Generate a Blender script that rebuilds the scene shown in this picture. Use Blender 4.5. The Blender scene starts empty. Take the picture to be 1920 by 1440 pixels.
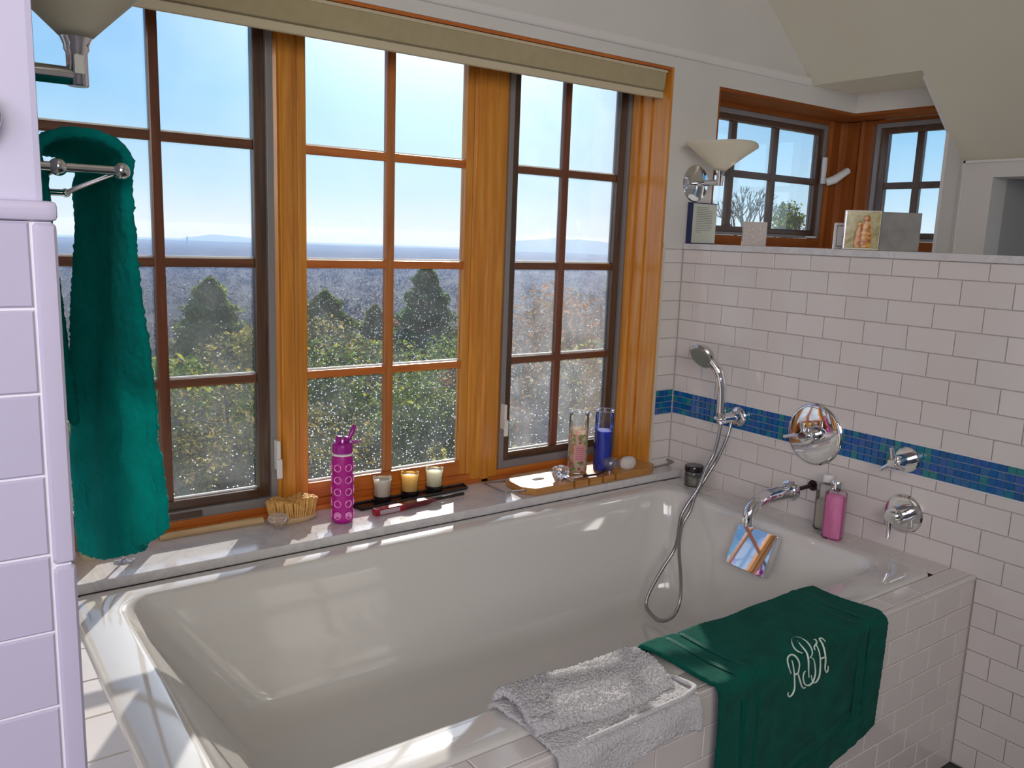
import bpy, bmesh, math, random
import numpy as np
from mathutils import Vector, Matrix, noise
R = random.Random(7)
PI = math.pi
C = bpy.context.scene.collection
sc = bpy.context.scene
ZO = 1.545            # height of the shelf joint (z = 0 of the survey) above the floor

# ------------------------------------------------------------------ camera, sky, sun, light, exposure
cam_d = bpy.data.cameras.new('camera'); cam = bpy.data.objects.new('camera', cam_d); C.objects.link(cam)
cam_d.sensor_width = 36; cam_d.lens = 36*1570.8/1920; cam_d.clip_start = .05; cam_d.clip_end = 60000
yaw, pit, rol = .6310, -.1750, .0360
F = Vector((math.sin(yaw)*math.cos(pit), math.cos(yaw)*math.cos(pit), math.sin(pit)))
Rt = Vector((math.cos(yaw), -math.sin(yaw), 0)); U = Rt.cross(F)
r_ = math.cos(rol)*Rt+math.sin(rol)*U; u_ = -math.sin(rol)*Rt+math.cos(rol)*U
cam.matrix_world = Matrix(((r_.x, u_.x, -F.x, -2.6392), (r_.y, u_.y, -F.y, -2.442), (r_.z, u_.z, -F.z, .086+ZO), (0, 0, 0, 1)))
sc.camera = cam
sc.view_settings.view_transform = 'Standard'; sc.view_settings.look = 'None'
sc.view_settings.gamma = 1; sc.view_settings.use_curve_mapping = False
sc.view_settings.exposure = 0.0
sc.cycles.max_bounces = 10; sc.cycles.diffuse_bounces = 4; sc.cycles.glossy_bounces = 4
sc.cycles.transparent_max_bounces = 16; sc.cycles.transmission_bounces = 8
sc.cycles.use_denoising = True
sc.cycles.sample_clamp_indirect = 4
SUN_EL = math.radians(26.3); SUN_AZ = math.radians(32.2)      # azimuth east of +y
w = bpy.data.worlds.new('sky'); sc.world = w; w.use_nodes = True
nt = w.node_tree; bg = nt.nodes['Background']
sunv = (math.sin(SUN_AZ)*math.cos(SUN_EL), math.cos(SUN_AZ)*math.cos(SUN_EL), math.sin(SUN_EL))
def wn(t, **k):
    n = nt.nodes.new(t)
    for a, v in k.items(): setattr(n, a, v)
    return n
tc = wn('ShaderNodeTexCoord'); nrm = wn('ShaderNodeVectorMath', operation='NORMALIZE'); nt.links.new(tc.outputs['Generated'], nrm.inputs[0])
sx_ = wn('ShaderNodeSeparateXYZ'); nt.links.new(nrm.outputs[0], sx_.inputs[0])
mr_ = wn('ShaderNodeMapRange'); mr_.inputs[1].default_value = -.2; mr_.inputs[2].default_value = 1; nt.links.new(sx_.outputs[2], mr_.inputs[0])
cr = wn('ShaderNodeValToRGB'); nt.links.new(mr_.outputs[0], cr.inputs[0]); e = cr.color_ramp.elements
STOPS = [(0, (.34, .42, .50)), (.145, (.74, .87, .95)), (.170, (.80, .92, .97)), (.205, (.55, .80, .97)), (.285, (.26, .60, .94)), (.355, (.18, .48, .88)), (.50, (.10, .35, .78)), (.75, (.06, .22, .60)), (1, (.04, .15, .48))]
while len(e) < len(STOPS): e.new(.5)
for q, (p_, c_) in zip(e, STOPS): q.position = p_; q.color = (*c_, 1)
dt = wn('ShaderNodeVectorMath', operation='DOT_PRODUCT'); nt.links.new(nrm.outputs[0], dt.inputs[0]); dt.inputs[1].default_value = sunv
mx0 = wn('ShaderNodeMath', operation='MAXIMUM'); nt.links.new(dt.outputs['Value'], mx0.inputs[0]); mx0.inputs[1].default_value = 0
pw = wn('ShaderNodeMath', operation='POWER'); nt.links.new(mx0.outputs[0], pw.inputs[0]); pw.inputs[1].default_value = 34
ml = wn('ShaderNodeMath', operation='MULTIPLY'); nt.links.new(pw.outputs[0], ml.inputs[0]); ml.inputs[1].default_value = 2.9
ad = wn('ShaderNodeVectorMath', operation='ADD'); nt.links.new(cr.outputs[0], ad.inputs[0]); nt.links.new(ml.outputs[0], ad.inputs[1])
nt.links.new(ad.outputs[0], bg.inputs[0]); bg.inputs[1].default_value = 1.0
sun_d = bpy.data.lights.new('sun', 'SUN'); sun = bpy.data.objects.new('sun', sun_d); C.objects.link(sun)
sd = Vector((math.sin(SUN_AZ)*math.cos(SUN_EL), math.cos(SUN_AZ)*math.cos(SUN_EL), math.sin(SUN_EL)))
sun.rotation_euler = sd.to_track_quat('Z', 'Y').to_euler(); sun.location = (3, 8, 6)
sun_d.energy = 5.8; sun_d.angle = math.radians(.55); sun_d.color = (1, .95, .87)
def area(name, loc, target, sx, sy, power, col, spread=180):
    d = bpy.data.lights.new(name, 'AREA'); o = bpy.data.objects.new(name, d); C.objects.link(o)
    d.shape = 'RECTANGLE'; d.size = sx; d.size_y = sy; d.energy = power; d.color = col; d.spread = math.radians(spread)
    o.location = Vector(loc)+Vector((0, 0, ZO)); o.rotation_euler = (Vector(loc)-Vector(target)).to_track_quat('Z', 'Y').to_euler()
area('rear_fill', (-2.95, -4.4, .85), (-1.1, 0, .15), 2.3, 1.4, 35, (1, .95, .87), 110)   # unseen fill light added behind the camera; no window is built there
area('left_fill', (-4.45, -2.9, .75), (-.2, -.9, -.35), 1.5, 1.3, 26, (1, .93, .86))              # added fill, out of view, aimed across at the tiled wall
area('violet_side_fill', (-3.9, -3.3, .3), (-2.7, -1.6, -.1), 1.0, 1.2, 12, (.54, .48, 1))    # added violet fill, out of view, tinting the end wall

# ------------------------------------------------------------------ helpers
WL = {}
def finish(o, parent):
    C.objects.link(o)
    if parent is not None: o.parent = parent
    return o
def wl(p): return WL.get(p.name, Vector((0, 0, 0)))
def tag(o, label=None, cat=None, group=None, kind=None):
    if label: o['label'] = label
    if cat: o['category'] = cat
    if group: o['group'] = group
    if kind: o['kind'] = kind
    return o
def thing(name, label, cat, loc, group=None):
    o = bpy.data.objects.new(name, None); C.objects.link(o); o.empty_display_size = .05
    o.location = loc; WL[o.name] = Vector(loc); return tag(o, label, cat, group)
def struct_root(name, loc=(0, 0, 0)):
    o = bpy.data.objects.new(name, None); C.objects.link(o); o.location = loc; WL[o.name] = Vector(loc); return tag(o, kind='structure')
def obj(name, bm, mat, parent=None, smooth=None, kind=None):
    """link a bmesh given in survey coordinates as one mesh object (origin at its base, or at its parent's)"""
    bmesh.ops.recalc_face_normals(bm, faces=bm.faces[:])
    xs = [v.co for v in bm.verts]
    lo = Vector((min(c.x for c in xs), min(c.y for c in xs), min(c.z for c in xs))); hi = Vector((max(c.x for c in xs), max(c.y for c in xs), max(c.z for c in xs)))
    org = Vector(((lo.x+hi.x)/2, (lo.y+hi.y)/2, lo.z))
    bm.transform(Matrix.Translation(-org))
    me = bpy.data.meshes.new(name); bm.to_mesh(me); bm.free()
    for m in (mat if isinstance(mat, (list, tuple)) else [mat]): me.materials.append(m)
    if smooth is not None:
        me.polygons.foreach_set('use_smooth', [True]*len(me.polygons))
        if smooth > 0:
            try: me.set_sharp_from_angle(angle=math.radians(smooth))
            except Exception: pass
    o = bpy.data.objects.new(name, me); finish(o, parent)
    WL[o.name] = org
    o.location = org-(wl(parent) if parent is not None else Vector((0, 0, 0)))
    if kind: o['kind'] = kind
    return o
def box(bm, x0, x1, y0, y1, z0, z1, bev=0, seg=2, mi=0):
    r = bmesh.ops.create_cube(bm, size=1); vs = r['verts']
    for v in vs: v.co = Vector((x0+(v.co.x+.5)*(x1-x0), y0+(v.co.y+.5)*(y1-y0), z0+(v.co.z+.5)*(z1-z0)))
    fs = {f for v in vs for f in v.link_faces}
    for f in fs: f.material_index = mi
    if bev: bmesh.ops.bevel(bm, geom=list({e for v in vs for e in v.link_edges}), offset=bev, segments=seg, affect='EDGES', profile=.7)
    return vs
def NB(*a, **k):
    bm = bmesh.new()
    if a: box(bm, *a, **k)
    return bm
def frame_mat(d):
    d = Vector(d).normalized(); a = Vector((0, 0, 1)) if abs(d.z) < .95 else Vector((1, 0, 0))
    x = a.cross(d).normalized(); y = d.cross(x); return x, y, d
def tube(bm, pts, r, n=12, caps=True, closed=False):
    pts = [Vector(p) for p in pts]; rs = r if isinstance(r, (list, tuple)) else [r]*len(pts)
    rings = []; px = None; N = len(pts)
    for i, p in enumerate(pts):
        a = pts[(i-1) % N] if (closed or i) else p; b = pts[(i+1) % N] if (closed or i < N-1) else p
        d = (b-a).normalized()
        if px is None: x, y, _ = frame_mat(d)
        else:
            x = (px-d*px.dot(d)); x = x.normalized() if x.length > 1e-6 else frame_mat(d)[0]; y = d.cross(x)
        px = x
        rings.append([bm.verts.new(p+(x*math.cos(2*PI*k/n)+y*math.sin(2*PI*k/n))*rs[i]) for k in range(n)])
    for i in range(N if closed else N-1):
        A, B = rings[i], rings[(i+1) % N]
        for k in range(n): bm.faces.new((A[k], A[(k+1) % n], B[(k+1) % n], B[k]))
    if caps and not closed: bm.faces.new(rings[0][::-1]); bm.faces.new(rings[-1])
def spline(pts, m=8, closed=False):
    P = [Vector(p) for p in pts]; out = []; N = len(P)
    for i in range(N if closed else N-1):
        g = (lambda j: P[j % N]) if closed else (lambda j: P[min(max(j, 0), N-1)])
        a, b, c, d = g(i-1), g(i), g(i+1), g(i+2)
        for k in range(m):
            t = k/m; out.append(.5*((2*b)+(-a+c)*t+(2*a-5*b+4*c-d)*t*t+(-a+3*b-3*c+d)*t**3))
    if not closed: out.append(P[-1])
    return out
def lathe(bm, prof, c=(0, 0, 0), n=32, axis=(0, 0, 1), cap0=True, cap1=True, sx=1, sy=1, mi=0):
    x, y, d = frame_mat(axis) if tuple(axis) != (0, 0, 1) else (Vector((1, 0, 0)), Vector((0, 1, 0)), Vector((0, 0, 1)))
    c = Vector(c); rings = []
    for (r, h) in prof:
        rings.append([bm.verts.new(c+d*h+x*(r*sx*math.cos(2*PI*k/n))+y*(r*sy*math.sin(2*PI*k/n))) for k in range(n)])
    for A, B in zip(rings, rings[1:]):
        for k in range(n): bm.faces.new((A[k], A[(k+1) % n], B[(k+1) % n], B[k])).material_index = mi
    if cap0 and prof[0][0] > 1e-5: bm.faces.new(rings[0][::-1]).material_index = mi
    if cap1 and prof[-1][0] > 1e-5: bm.faces.new(rings[-1]).material_index = mi
def L(prof, c=(0, 0, 0), **k):
    bm = bmesh.new(); lathe(bm, prof, c, **k); bmesh.ops.remove_doubles(bm, verts=bm.verts[:], dist=1e-5); return bm
def T(pts, r, **k): bm = bmesh.new(); tube(bm, pts, r, **k); return bm
def prism(bm, poly, axis, a, b):
    """extrude a 2D polygon along axis: x -> (y,z), y -> (x,z), z -> (x,y)"""
    f = {'x': lambda p, t: (t, p[0], p[1]), 'y': lambda p, t: (p[0], t, p[1]), 'z': lambda p, t: (p[0], p[1], t)}[axis]
    A = [bm.verts.new(f(p, a)) for p in poly]; B = [bm.verts.new(f(p, b)) for p in poly]
    bm.faces.new(A[::-1]); bm.faces.new(B)
    for i in range(len(poly)): j = (i+1) % len(poly); bm.faces.new((A[i], A[j], B[j], B[i]))
def P(poly, axis, a, b): bm = bmesh.new(); prism(bm, poly, axis, a, b); return bm
def rotz(bm, ang, c):
    bmesh.ops.rotate(bm, verts=bm.verts[:], cent=Vector(c), matrix=Matrix.Rotation(ang, 3, 'Z')); return bm

# ------------------------------------------------------------------ materials
def mat(name, col, rough=.5, metal=0, **k):
    m = bpy.data.materials.new(name); m.use_nodes = True; n = m.node_tree.nodes['Principled BSDF']
    n.inputs['Base Color'].default_value = (*col, 1); n.inputs['Roughness'].default_value = rough; n.inputs['Metallic'].default_value = metal
    for kk, v in k.items(): n.inputs[kk.replace('_', ' ')].default_value = v
    return m
def nodes(m): return m.node_tree.nodes, m.node_tree.links, m.node_tree.nodes['Principled BSDF']
def coords(m, scale=(1, 1, 1), kind='Object'):
    N, K, _ = nodes(m); tc = N.new('ShaderNodeTexCoord'); mp = N.new('ShaderNodeMapping'); mp.inputs['Scale'].default_value = scale
    K.new(tc.outputs[kind], mp.inputs[0]); return mp.outputs[0]
def world_pos(m, scale=(1, 1, 1)):
    N, K, _ = nodes(m); g = N.new('ShaderNodeNewGeometry'); mp = N.new('ShaderNodeMapping'); mp.inputs['Scale'].default_value = scale
    K.new(g.outputs['Position'], mp.inputs[0]); return mp.outputs[0]
def ramp(m, fac, stops):
    N, K, _ = nodes(m); r = N.new('ShaderNodeValToRGB'); e = r.color_ramp.elements
    while len(e) < len(stops): e.new(.5)
    for q, (p, c) in zip(e, stops): q.position = p; q.color = (*c, 1) if len(c) == 3 else c
    K.new(fac, r.inputs[0]); return r.outputs[0]
def noise_t(m, vec, scale, detail=4, rough=.5, dist=0):
    N, K, _ = nodes(m); n = N.new('ShaderNodeTexNoise'); n.inputs['Scale'].default_value = scale; n.inputs['Detail'].default_value = detail
    n.inputs['Roughness'].default_value = rough; n.inputs['Distortion'].default_value = dist; K.new(vec, n.inputs['Vector']); return n.outputs['Fac']
def bump(m, h, strength=.3, dist=.01):
    N, K, b = nodes(m); n = N.new('ShaderNodeBump'); n.inputs['Strength'].default_value = strength; n.inputs['Distance'].default_value = dist
    K.new(h, n.inputs['Height']); K.new(n.outputs[0], b.inputs['Normal'])
def tinted(name, stops, scale, vecscale=(1, 1, 1), rough=.5, bs=0, bd=.002, detail=4, world=False, **k):
    m = mat(name, stops[0][1], rough, **k); v = (world_pos if world else coords)(m, vecscale)
    f = noise_t(m, v, scale, detail); N, K, b = nodes(m); K.new(ramp(m, f, stops), b.inputs['Base Color'])
    if bs: bump(m, f, bs, bd)
    return m
M = {}
M['paint'] = tinted('white_paint', [(.3, (.62, .60, .575)), (.7, (.66, .64, .61))], 3, rough=.55, world=True)
M['paint_cool_lit'] = tinted('lavender_lit_white_paint', [(.3, (.52, .50, .66)), (.7, (.56, .54, .69))], 3, rough=.55, world=True)  # white paint with the lavender cast of cool light put into its colour
M['ceil'] = tinted('ceiling_paint', [(.3, (.62, .595, .48)), (.7, (.65, .625, .51))], 2, rough=.7, world=True)
M['soffit'] = mat('cream_paint', (.70, .64, .50), .6)
M['grout'] = mat('grout', (.60, .55, .52), .8)
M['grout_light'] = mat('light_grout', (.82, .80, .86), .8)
M['trimw'] = mat('trim_paint', (.70, .68, .66), .4)
def tile_mat(name, a, b, rough=.14):
    m = mat(name, a, rough); N, K, pb = nodes(m)
    oi = N.new('ShaderNodeObjectInfo'); K.new(ramp(m, oi.outputs['Random'], [(0, a), (1, b)]), pb.inputs['Base Color'])
    bump(m, noise_t(m, world_pos(m), 14, 2), .12, .01); return m
M['tile'] = tile_mat('white_glazed_tile', (.665, .625, .60), (.70, .655, .63))
M['tile_end'] = tile_mat('lavender_lit_end_tile', (.50, .475, .62), (.53, .50, .64), .18)  # white end tile, lavender light mixed into the glaze colour
def mosaic_mat():
    m = mat('blue_glass_mosaic', (0, .1, .4), .12); N, K, b = nodes(m)
    oi = N.new('ShaderNodeObjectInfo'); r = N.new('ShaderNodeValToRGB'); r.color_ramp.interpolation = 'CONSTANT'
    cs = [(.004, .10, .30), (.008, .115, .35), (.006, .14, .31), (.015, .10, .36), (.008, .18, .28), (.035, .11, .36), (.004, .11, .36), (.02, .21, .24), (.008, .09, .27), (.03, .14, .34)]
    e = r.color_ramp.elements
    while len(e) < len(cs): e.new(.5)
    for i, c in enumerate(cs): e[i].position = i/len(cs); e[i].color = (*c, 1)
    K.new(oi.outputs['Random'], r.inputs[0]); K.new(r.outputs[0], b.inputs['Base Color']); return m
M['mosaic'] = mosaic_mat()
def marble():
    m = mat('white_marble', (.7, .7, .7), .12); v = world_pos(m, (1, 1, 1)); N, K, b = nodes(m)
    f = noise_t(m, v, 4.5, 8, .62, 1.6)
    K.new(ramp(m, f, [(.0, (.62, .605, .61)), (.46, (.63, .615, .62)), (.5, (.55, .54, .56)), (.54, (.64, .63, .63)), (1, (.60, .59, .60))]), b.inputs['Base Color']); return m
M['marble'] = marble()
def wood(name, dark, mid, light, rough=.35, sc_=(22, 22, 1.2)):
    m = mat(name, mid, rough); v = world_pos(m, sc_); N, K, b = nodes(m)
    f = noise_t(m, v, 2.2, 5, .6, .6); K.new(ramp(m, f, [(.25, dark), (.5, mid), (.75, light)]), b.inputs['Base Color']); bump(m, f, .1, .002)
    b.inputs['Coat Weight'].default_value = .2; b.inputs['Coat Roughness'].default_value = .2; return m
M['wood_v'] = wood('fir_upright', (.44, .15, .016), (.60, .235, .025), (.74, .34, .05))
M['wood_h'] = wood('fir_rail', (.36, .085, .012), (.50, .14, .02), (.64, .23, .035), sc_=(1.2, 22, 22))
M['wood_y'] = wood('fir_side_rail', (.36, .085, .012), (.50, .14, .02), (.62, .22, .035), sc_=(22, 1.2, 22))
for q_, c_ in (('v', (22, 22, 1.2)), ('h', (1.2, 22, 22)), ('y', (22, 1.2, 22))): M['nook_'+q_] = wood('shaded_fir_'+q_, (.20, .052, .009), (.28, .078, .013), (.36, .11, .018), .6, sc_=c_); M['nook_'+q_].node_tree.nodes['Principled BSDF'].inputs['Coat Weight'].default_value = 0; M['nook_'+q_].node_tree.nodes['Principled BSDF'].inputs['Specular IOR Level'].default_value = .2  # nook fir, its backlit shade put into a darker wood colour
M['sash_v'] = wood('dark_sash_upright', (.045, .024, .014), (.085, .045, .026), (.15, .08, .045), .3)
M['sash_h'] = wood('dark_sash_rail', (.045, .024, .014), (.085, .045, .026), (.15, .08, .045), .3, (1.2, 22, 22))
M['muntin_v'] = wood('brown_bar_upright', (.10, .030, .014), (.16, .05, .02), (.24, .075, .03), .3)
M['muntin_h'] = wood('brown_bar_rail', (.10, .036, .016), (.15, .055, .024), (.22, .08, .035), .3, (1.2, 22, 22))
M['screen'] = mat('grey_screen_frame', (.26, .25, .25), .4, .2)
M['putty'] = mat('white_glazing_bead', (.75, .75, .72), .5)
def fabric(name, stops, scale=500, rough=.9, bs=.4, tr=0, sheen=.3, bd=.003, wv=False):
    m = mat(name, stops[0][1], rough, Specular_IOR_Level=.08); N, K, b = nodes(m); v = coords(m)
    f = noise_t(m, v, 22, 3, .6); g = noise_t(m, v, scale, 3, .7)
    K.new(ramp(m, f, stops), b.inputs['Base Color']); bump(m, g, bs, bd); b.inputs['Sheen Weight'].default_value = sheen
    if tr:
        t = N.new('ShaderNodeBsdfTranslucent'); t.inputs[0].default_value = (*stops[-1][1], 1); x = N.new('ShaderNodeMixShader'); x.inputs[0].default_value = tr
        K.new(b.outputs[0], x.inputs[1]); K.new(t.outputs[0], x.inputs[2]); K.new(x.outputs[0], N['Material Output'].inputs[0])
    return m
M['towel_a'] = fabric('teal_terry', [(.3, (.0, .28, .265)), (.7, (.0, .46, .43))], 260, tr=.5, bs=.8, bd=.006, sheen=.05)
M['towel_b'] = fabric('green_terry', [(.3, (.0, .072, .050)), (.7, (.0, .108, .078))], 300, bs=.8, bd=.005, sheen=.04)
M['towel_band'] = fabric('green_satin_band', [(.3, (.0, .070, .052)), (.7, (.0, .09, .068))], 500, rough=.6, bs=.2, sheen=.03)
M['terry'] = fabric('white_terry', [(.3, (.84, .83, .86)), (.7, (.90, .89, .91))], 260, bs=1, bd=.012)
M['thread'] = mat('pale_mint_thread', (.66, .78, .68), .6)
M['blind'] = fabric('beige_blind_fabric', [(.3, (.37, .31, .185)), (.7, (.41, .345, .21))], 700, bs=.15)
M['blind_rail'] = mat('cream_blind_rail', (.55, .48, .33), .5)
M['chrome'] = mat('chrome', (.80, .80, .82), .04, 1)
M['steel'] = mat('brushed_steel', (.62, .61, .60), .22, 1)
M['hose_metal'] = mat('ribbed_hose_metal', (.36, .36, .36), .30, 1)
M['wire'] = mat('caddy_wire', (.33, .32, .31), .3, .8)
M['pipe'] = mat('dark_bronze_pipe', (.035, .018, .02), .35, .5)
M['rubber'] = mat('grey_rubber_nozzles', (.20, .22, .19), .5)
M['enamel'] = mat('white_enamel', (.64, .625, .60), .09, Coat_Weight=.5, Coat_Roughness=.05)
def glassy(name, col, rough=.03, tint=.0, trans=1, ior=1.45): return mat(name, col, rough, 0, Transmission_Weight=trans, IOR=ior)
def thin(name, col, glossy=.1, dif=.1, difcol=(.9, .9, .9), tcol=(1, 1, 1), trl=False, rough=.03):
    """thin clear sheet: transparent + reflection + a little scattering"""
    m = bpy.data.materials.new(name); m.use_nodes = True; N, K = m.node_tree.nodes, m.node_tree.links; N.remove(N['Principled BSDF'])
    t = N.new('ShaderNodeBsdfTransparent'); t.inputs[0].default_value = (*tcol, 1)
    g = N.new('ShaderNodeBsdfGlossy'); g.inputs['Roughness'].default_value = rough; g.inputs[0].default_value = (*col, 1)
    d = N.new('ShaderNodeBsdfTranslucent' if trl else 'ShaderNodeBsdfDiffuse'); d.inputs[0].default_value = (*difcol, 1)
    a = N.new('ShaderNodeMixShader'); a.inputs[0].default_value = dif; K.new(t.outputs[0], a.inputs[1]); K.new(d.outputs[0], a.inputs[2])
    f = N.new('ShaderNodeFresnel'); f.inputs[0].default_value = 1.45
    mul = N.new('ShaderNodeMath'); mul.operation = 'MULTIPLY'; mul.inputs[1].default_value = glossy*10; mul.use_clamp = True; K.new(f.outputs[0], mul.inputs[0])
    b = N.new('ShaderNodeMixShader'); K.new(mul.outputs[0], b.inputs[0]); K.new(a.outputs[0], b.inputs[1]); K.new(g.outputs[0], b.inputs[2])
    K.new(b.outputs[0], N['Material Output'].inputs[0]); return m
def pane_mat(name, dust, spots, spot_scale=150, gl=.06):
    """window glass with a film of dust and dried water specks"""
    m = thin(name, (1, 1, 1), gl, dust, (.85, .87, .9), trl=True); N, K = m.node_tree.nodes, m.node_tree.links
    mixn = [n for n in N if n.type == 'MIX_SHADER'][0]
    g = N.new('ShaderNodeNewGeometry'); v = N.new('ShaderNodeTexVoronoi'); v.inputs['Scale'].default_value = spot_scale; K.new(g.outputs['Position'], v.inputs['Vector'])
    sep = N.new('ShaderNodeSeparateColor'); K.new(v.outputs['Color'], sep.inputs[0])
    gt = N.new('ShaderNodeMath'); gt.operation = 'GREATER_THAN'; gt.inputs[1].default_value = 1-spots; K.new(sep.outputs[0], gt.inputs[0])
    # radius varies per cell
    mr = N.new('ShaderNodeMath'); mr.operation = 'MULTIPLY'; mr.inputs[1].default_value = .42; K.new(sep.outputs[1], mr.inputs[0])
    lt = N.new('ShaderNodeMath'); lt.operation = 'LESS_THAN'; K.new(v.outputs['Distance'], lt.inputs[0]); K.new(mr.outputs[0], lt.inputs[1])
    a = N.new('ShaderNodeMath'); a.operation = 'MULTIPLY'; K.new(gt.outputs[0], a.inputs[0]); K.new(lt.outputs[0], a.inputs[1])
    # more specks low on the window
    sp = N.new('ShaderNodeSeparateXYZ'); K.new(g.outputs['Position'], sp.inputs[0])
    hr = N.new('ShaderNodeMapRange'); hr.inputs[1].default_value = .7; hr.inputs[2].default_value = 1.62; hr.inputs[3].default_value = .75; hr.inputs[4].default_value = .0; K.new(sp.outputs[2], hr.inputs[0])
    b = N.new('ShaderNodeMath'); b.operation = 'MULTIPLY'; K.new(a.outputs[0], b.inputs[0]); K.new(hr.outputs[0], b.inputs[1])
    ns = N.new('ShaderNodeTexNoise'); ns.inputs['Scale'].default_value = 9; ns.inputs['Detail'].default_value = 5; K.new(g.outputs['Position'], ns.inputs['Vector'])
    dm = N.new('ShaderNodeMapRange'); dm.inputs[1].default_value = .35; dm.inputs[2].default_value = .75; dm.inputs[3].default_value = dust*.6; dm.inputs[4].default_value = dust*1.5; K.new(ns.outputs['Fac'], dm.inputs[0])
    c = N.new('ShaderNodeMath'); c.operation = 'ADD'; c.use_clamp = True; K.new(b.outputs[0], c.inputs[0]); K.new(dm.outputs[0], c.inputs[1])
    K.new(c.outputs[0], mixn.inputs[0]); return m
M['pane_l'] = pane_mat('dusty_pane_left', .035, .06)
M['pane_c'] = pane_mat('dusty_pane_centre', .026, .32, 150)
M['pane_r'] = pane_mat('dusty_pane_right', .085, .16)
M['pane_s'] = pane_mat('small_window_pane', .012, .01, gl=.015)
M['clear'] = thin('clear_thin_glass', (1, 1, 1), .12, .012, tcol=(.97, .98, .98))
M['crystal'] = mat('cut_crystal', (.93, .92, .95), .02, 0, Transmission_Weight=.9, IOR=1.5)

# ------------------------------------------------------------------ tiles
TM = {}
def tile_mesh(wd, ht, th=.006, ch=.0016, key='tile'):
    k = (round(wd, 4), round(ht, 4), th, key)
    if k in TM: return TM[k]
    bm = bmesh.new(); a, b = wd/2, ht/2
    B = [bm.verts.new((x, y, 0)) for x, y in ((-a, -b), (a, -b), (a, b), (-a, b))]
    S = [bm.verts.new((x, y, th-ch)) for x, y in ((-a, -b), (a, -b), (a, b), (-a, b))]
    Tp = [bm.verts.new((x, y, th)) for x, y in ((-a+ch, -b+ch), (a-ch, -b+ch), (a-ch, b-ch), (-a+ch, b-ch))]
    bm.faces.new(Tp)
    for i in range(4): j = (i+1) % 4; bm.faces.new((B[i], B[j], S[j], S[i])); bm.faces.new((S[i], S[j], Tp[j], Tp[i]))
    me = bpy.data.meshes.new(key); bm.to_mesh(me); bm.free(); me.materials.append(M[{'tile': 'tile', 'mosaic_tile': 'mosaic', 'end': 'tile_end'}[key]])
    TM[k] = me; return me
ROT = {'-x': Matrix(((0, 0, -1), (-1, 0, 0), (0, 1, 0))), '-y': Matrix(((1, 0, 0), (0, 0, -1), (0, 1, 0))), 'z': Matrix.Identity(3)}
EUL = {k: v.to_euler() for k, v in ROT.items()}
def tile(parent, face, a0, a1, b0, b1, plane, key='tile', th=.006):
    """tile over [a0,a1]x[b0,b1]; its back lies on `plane`; face is the outward direction"""
    g = .0012
    o = bpy.data.objects.new('mosaic_tile' if key == 'mosaic_tile' else 'tile', tile_mesh(a1-a0-2*g, b1-b0-2*g, th, .0012 if key == 'mosaic_tile' else .0018, key))
    ca, cb = (a0+a1)/2, (b0+b1)/2
    j = Vector((R.uniform(-1, 1), R.uniform(-1, 1), R.uniform(-1, 1)))*.0035
    p = {'-x': (plane, ca, cb), '-y': (ca, plane, cb), 'z': (ca, cb, plane)}[face]
    e = EUL[face].copy(); e.x += j.x; e.y += j.y; e.z += j.z*.3 if face == 'z' else j.z
    o.rotation_euler = e; o.location = Vector(p)-wl(parent); finish(o, parent); return o
PV, PH, Y0 = .0785, .1545, .1476
ZBT, ZBB, ZD, YF, ZF, ZS = -.536, -.638, -.903, -1.310, -1.545, -.870
LT, LB = .080, .057
def course_rows(ztop, zbot, zj0, pitch):
    rows = []; z = zj0; k = 0
    while z > zbot-1: rows.append((z, z-pitch, k)); z -= pitch; k += 1
    rows.insert(0, (zj0+pitch, zj0, -1)); out = []
    for a, b, k in rows:
        a, b = min(a, ztop), max(b, zbot)
        if a-b > .006: out.append((a, b, k))
    return out

# ------------------------------------------------------------------ room shell
obj('floor', NB(-4.6, .1, -4.7, .25, ZF-.1, ZF), tinted('dark_slate', [(.3, (.02, .028, .026)), (.7, (.04, .05, .046))], 6, rough=.35, world=True), kind='structure')
# tiled wall beside the tub
wr = struct_root('wall_right', (0, -1, ZF))
obj('backing', NB(.0065, .16, -4.6, .25, ZF, LB), M['grout'], wr)
def fill_right(z_hi, z_lo, zj0, off):
    for a, b, k in course_rows(z_hi, z_lo, zj0, PV):
        y = -(Y0-PH*2)-(0 if (k+off) % 2 else PH/2)
        ymax = -.0 if a > ZD+.01 else YF
        while y > -2.35:
            y0, y1 = y-PH, y
            y1c, y0c = min(y1, ymax-.0005), max(y0, -2.35)
            if y1c-y0c > .008: tile(wr, '-x', -y1c, -y0c, b, a, .006) if False else tile_x(wr, y0c, y1c, b, a)
            y -= PH
def tile_x(parent, y0, y1, z0, z1, key='tile'): return tile(parent, '-x', y0, y1, z0, z1, .0065, key)
fill_right(LB-.001, ZBT, 0.0, 0)
fill_right(ZBB, ZF, -.6765, 1)
nrow = 4; mh = (ZBT-ZBB)/nrow
for i in range(nrow):
    for k in range(62):
        tile(wr, '-x', -(k+1)*.0256, -k*.0256, ZBB+i*mh, ZBB+(i+1)*mh, .0065, 'mosaic_tile', .005)
bm = bmesh.new()
for i in range(nrow):
    for k in range(62, 92): box(bm, .0015, .0065, -(k+1)*.0256+.0012, -k*.0256-.0012, ZBB+i*mh+.0012, ZBB+(i+1)*mh-.0012)
obj('mosaic_strip', bm, M['mosaic'], wr, kind='stuff')
for zc in (ZBT, ZBB): obj('liner', NB(-.0008, .0065, -2.35, -.001, zc-.0026, zc+.0026, bev=.001), M['trimw'], wr)
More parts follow.
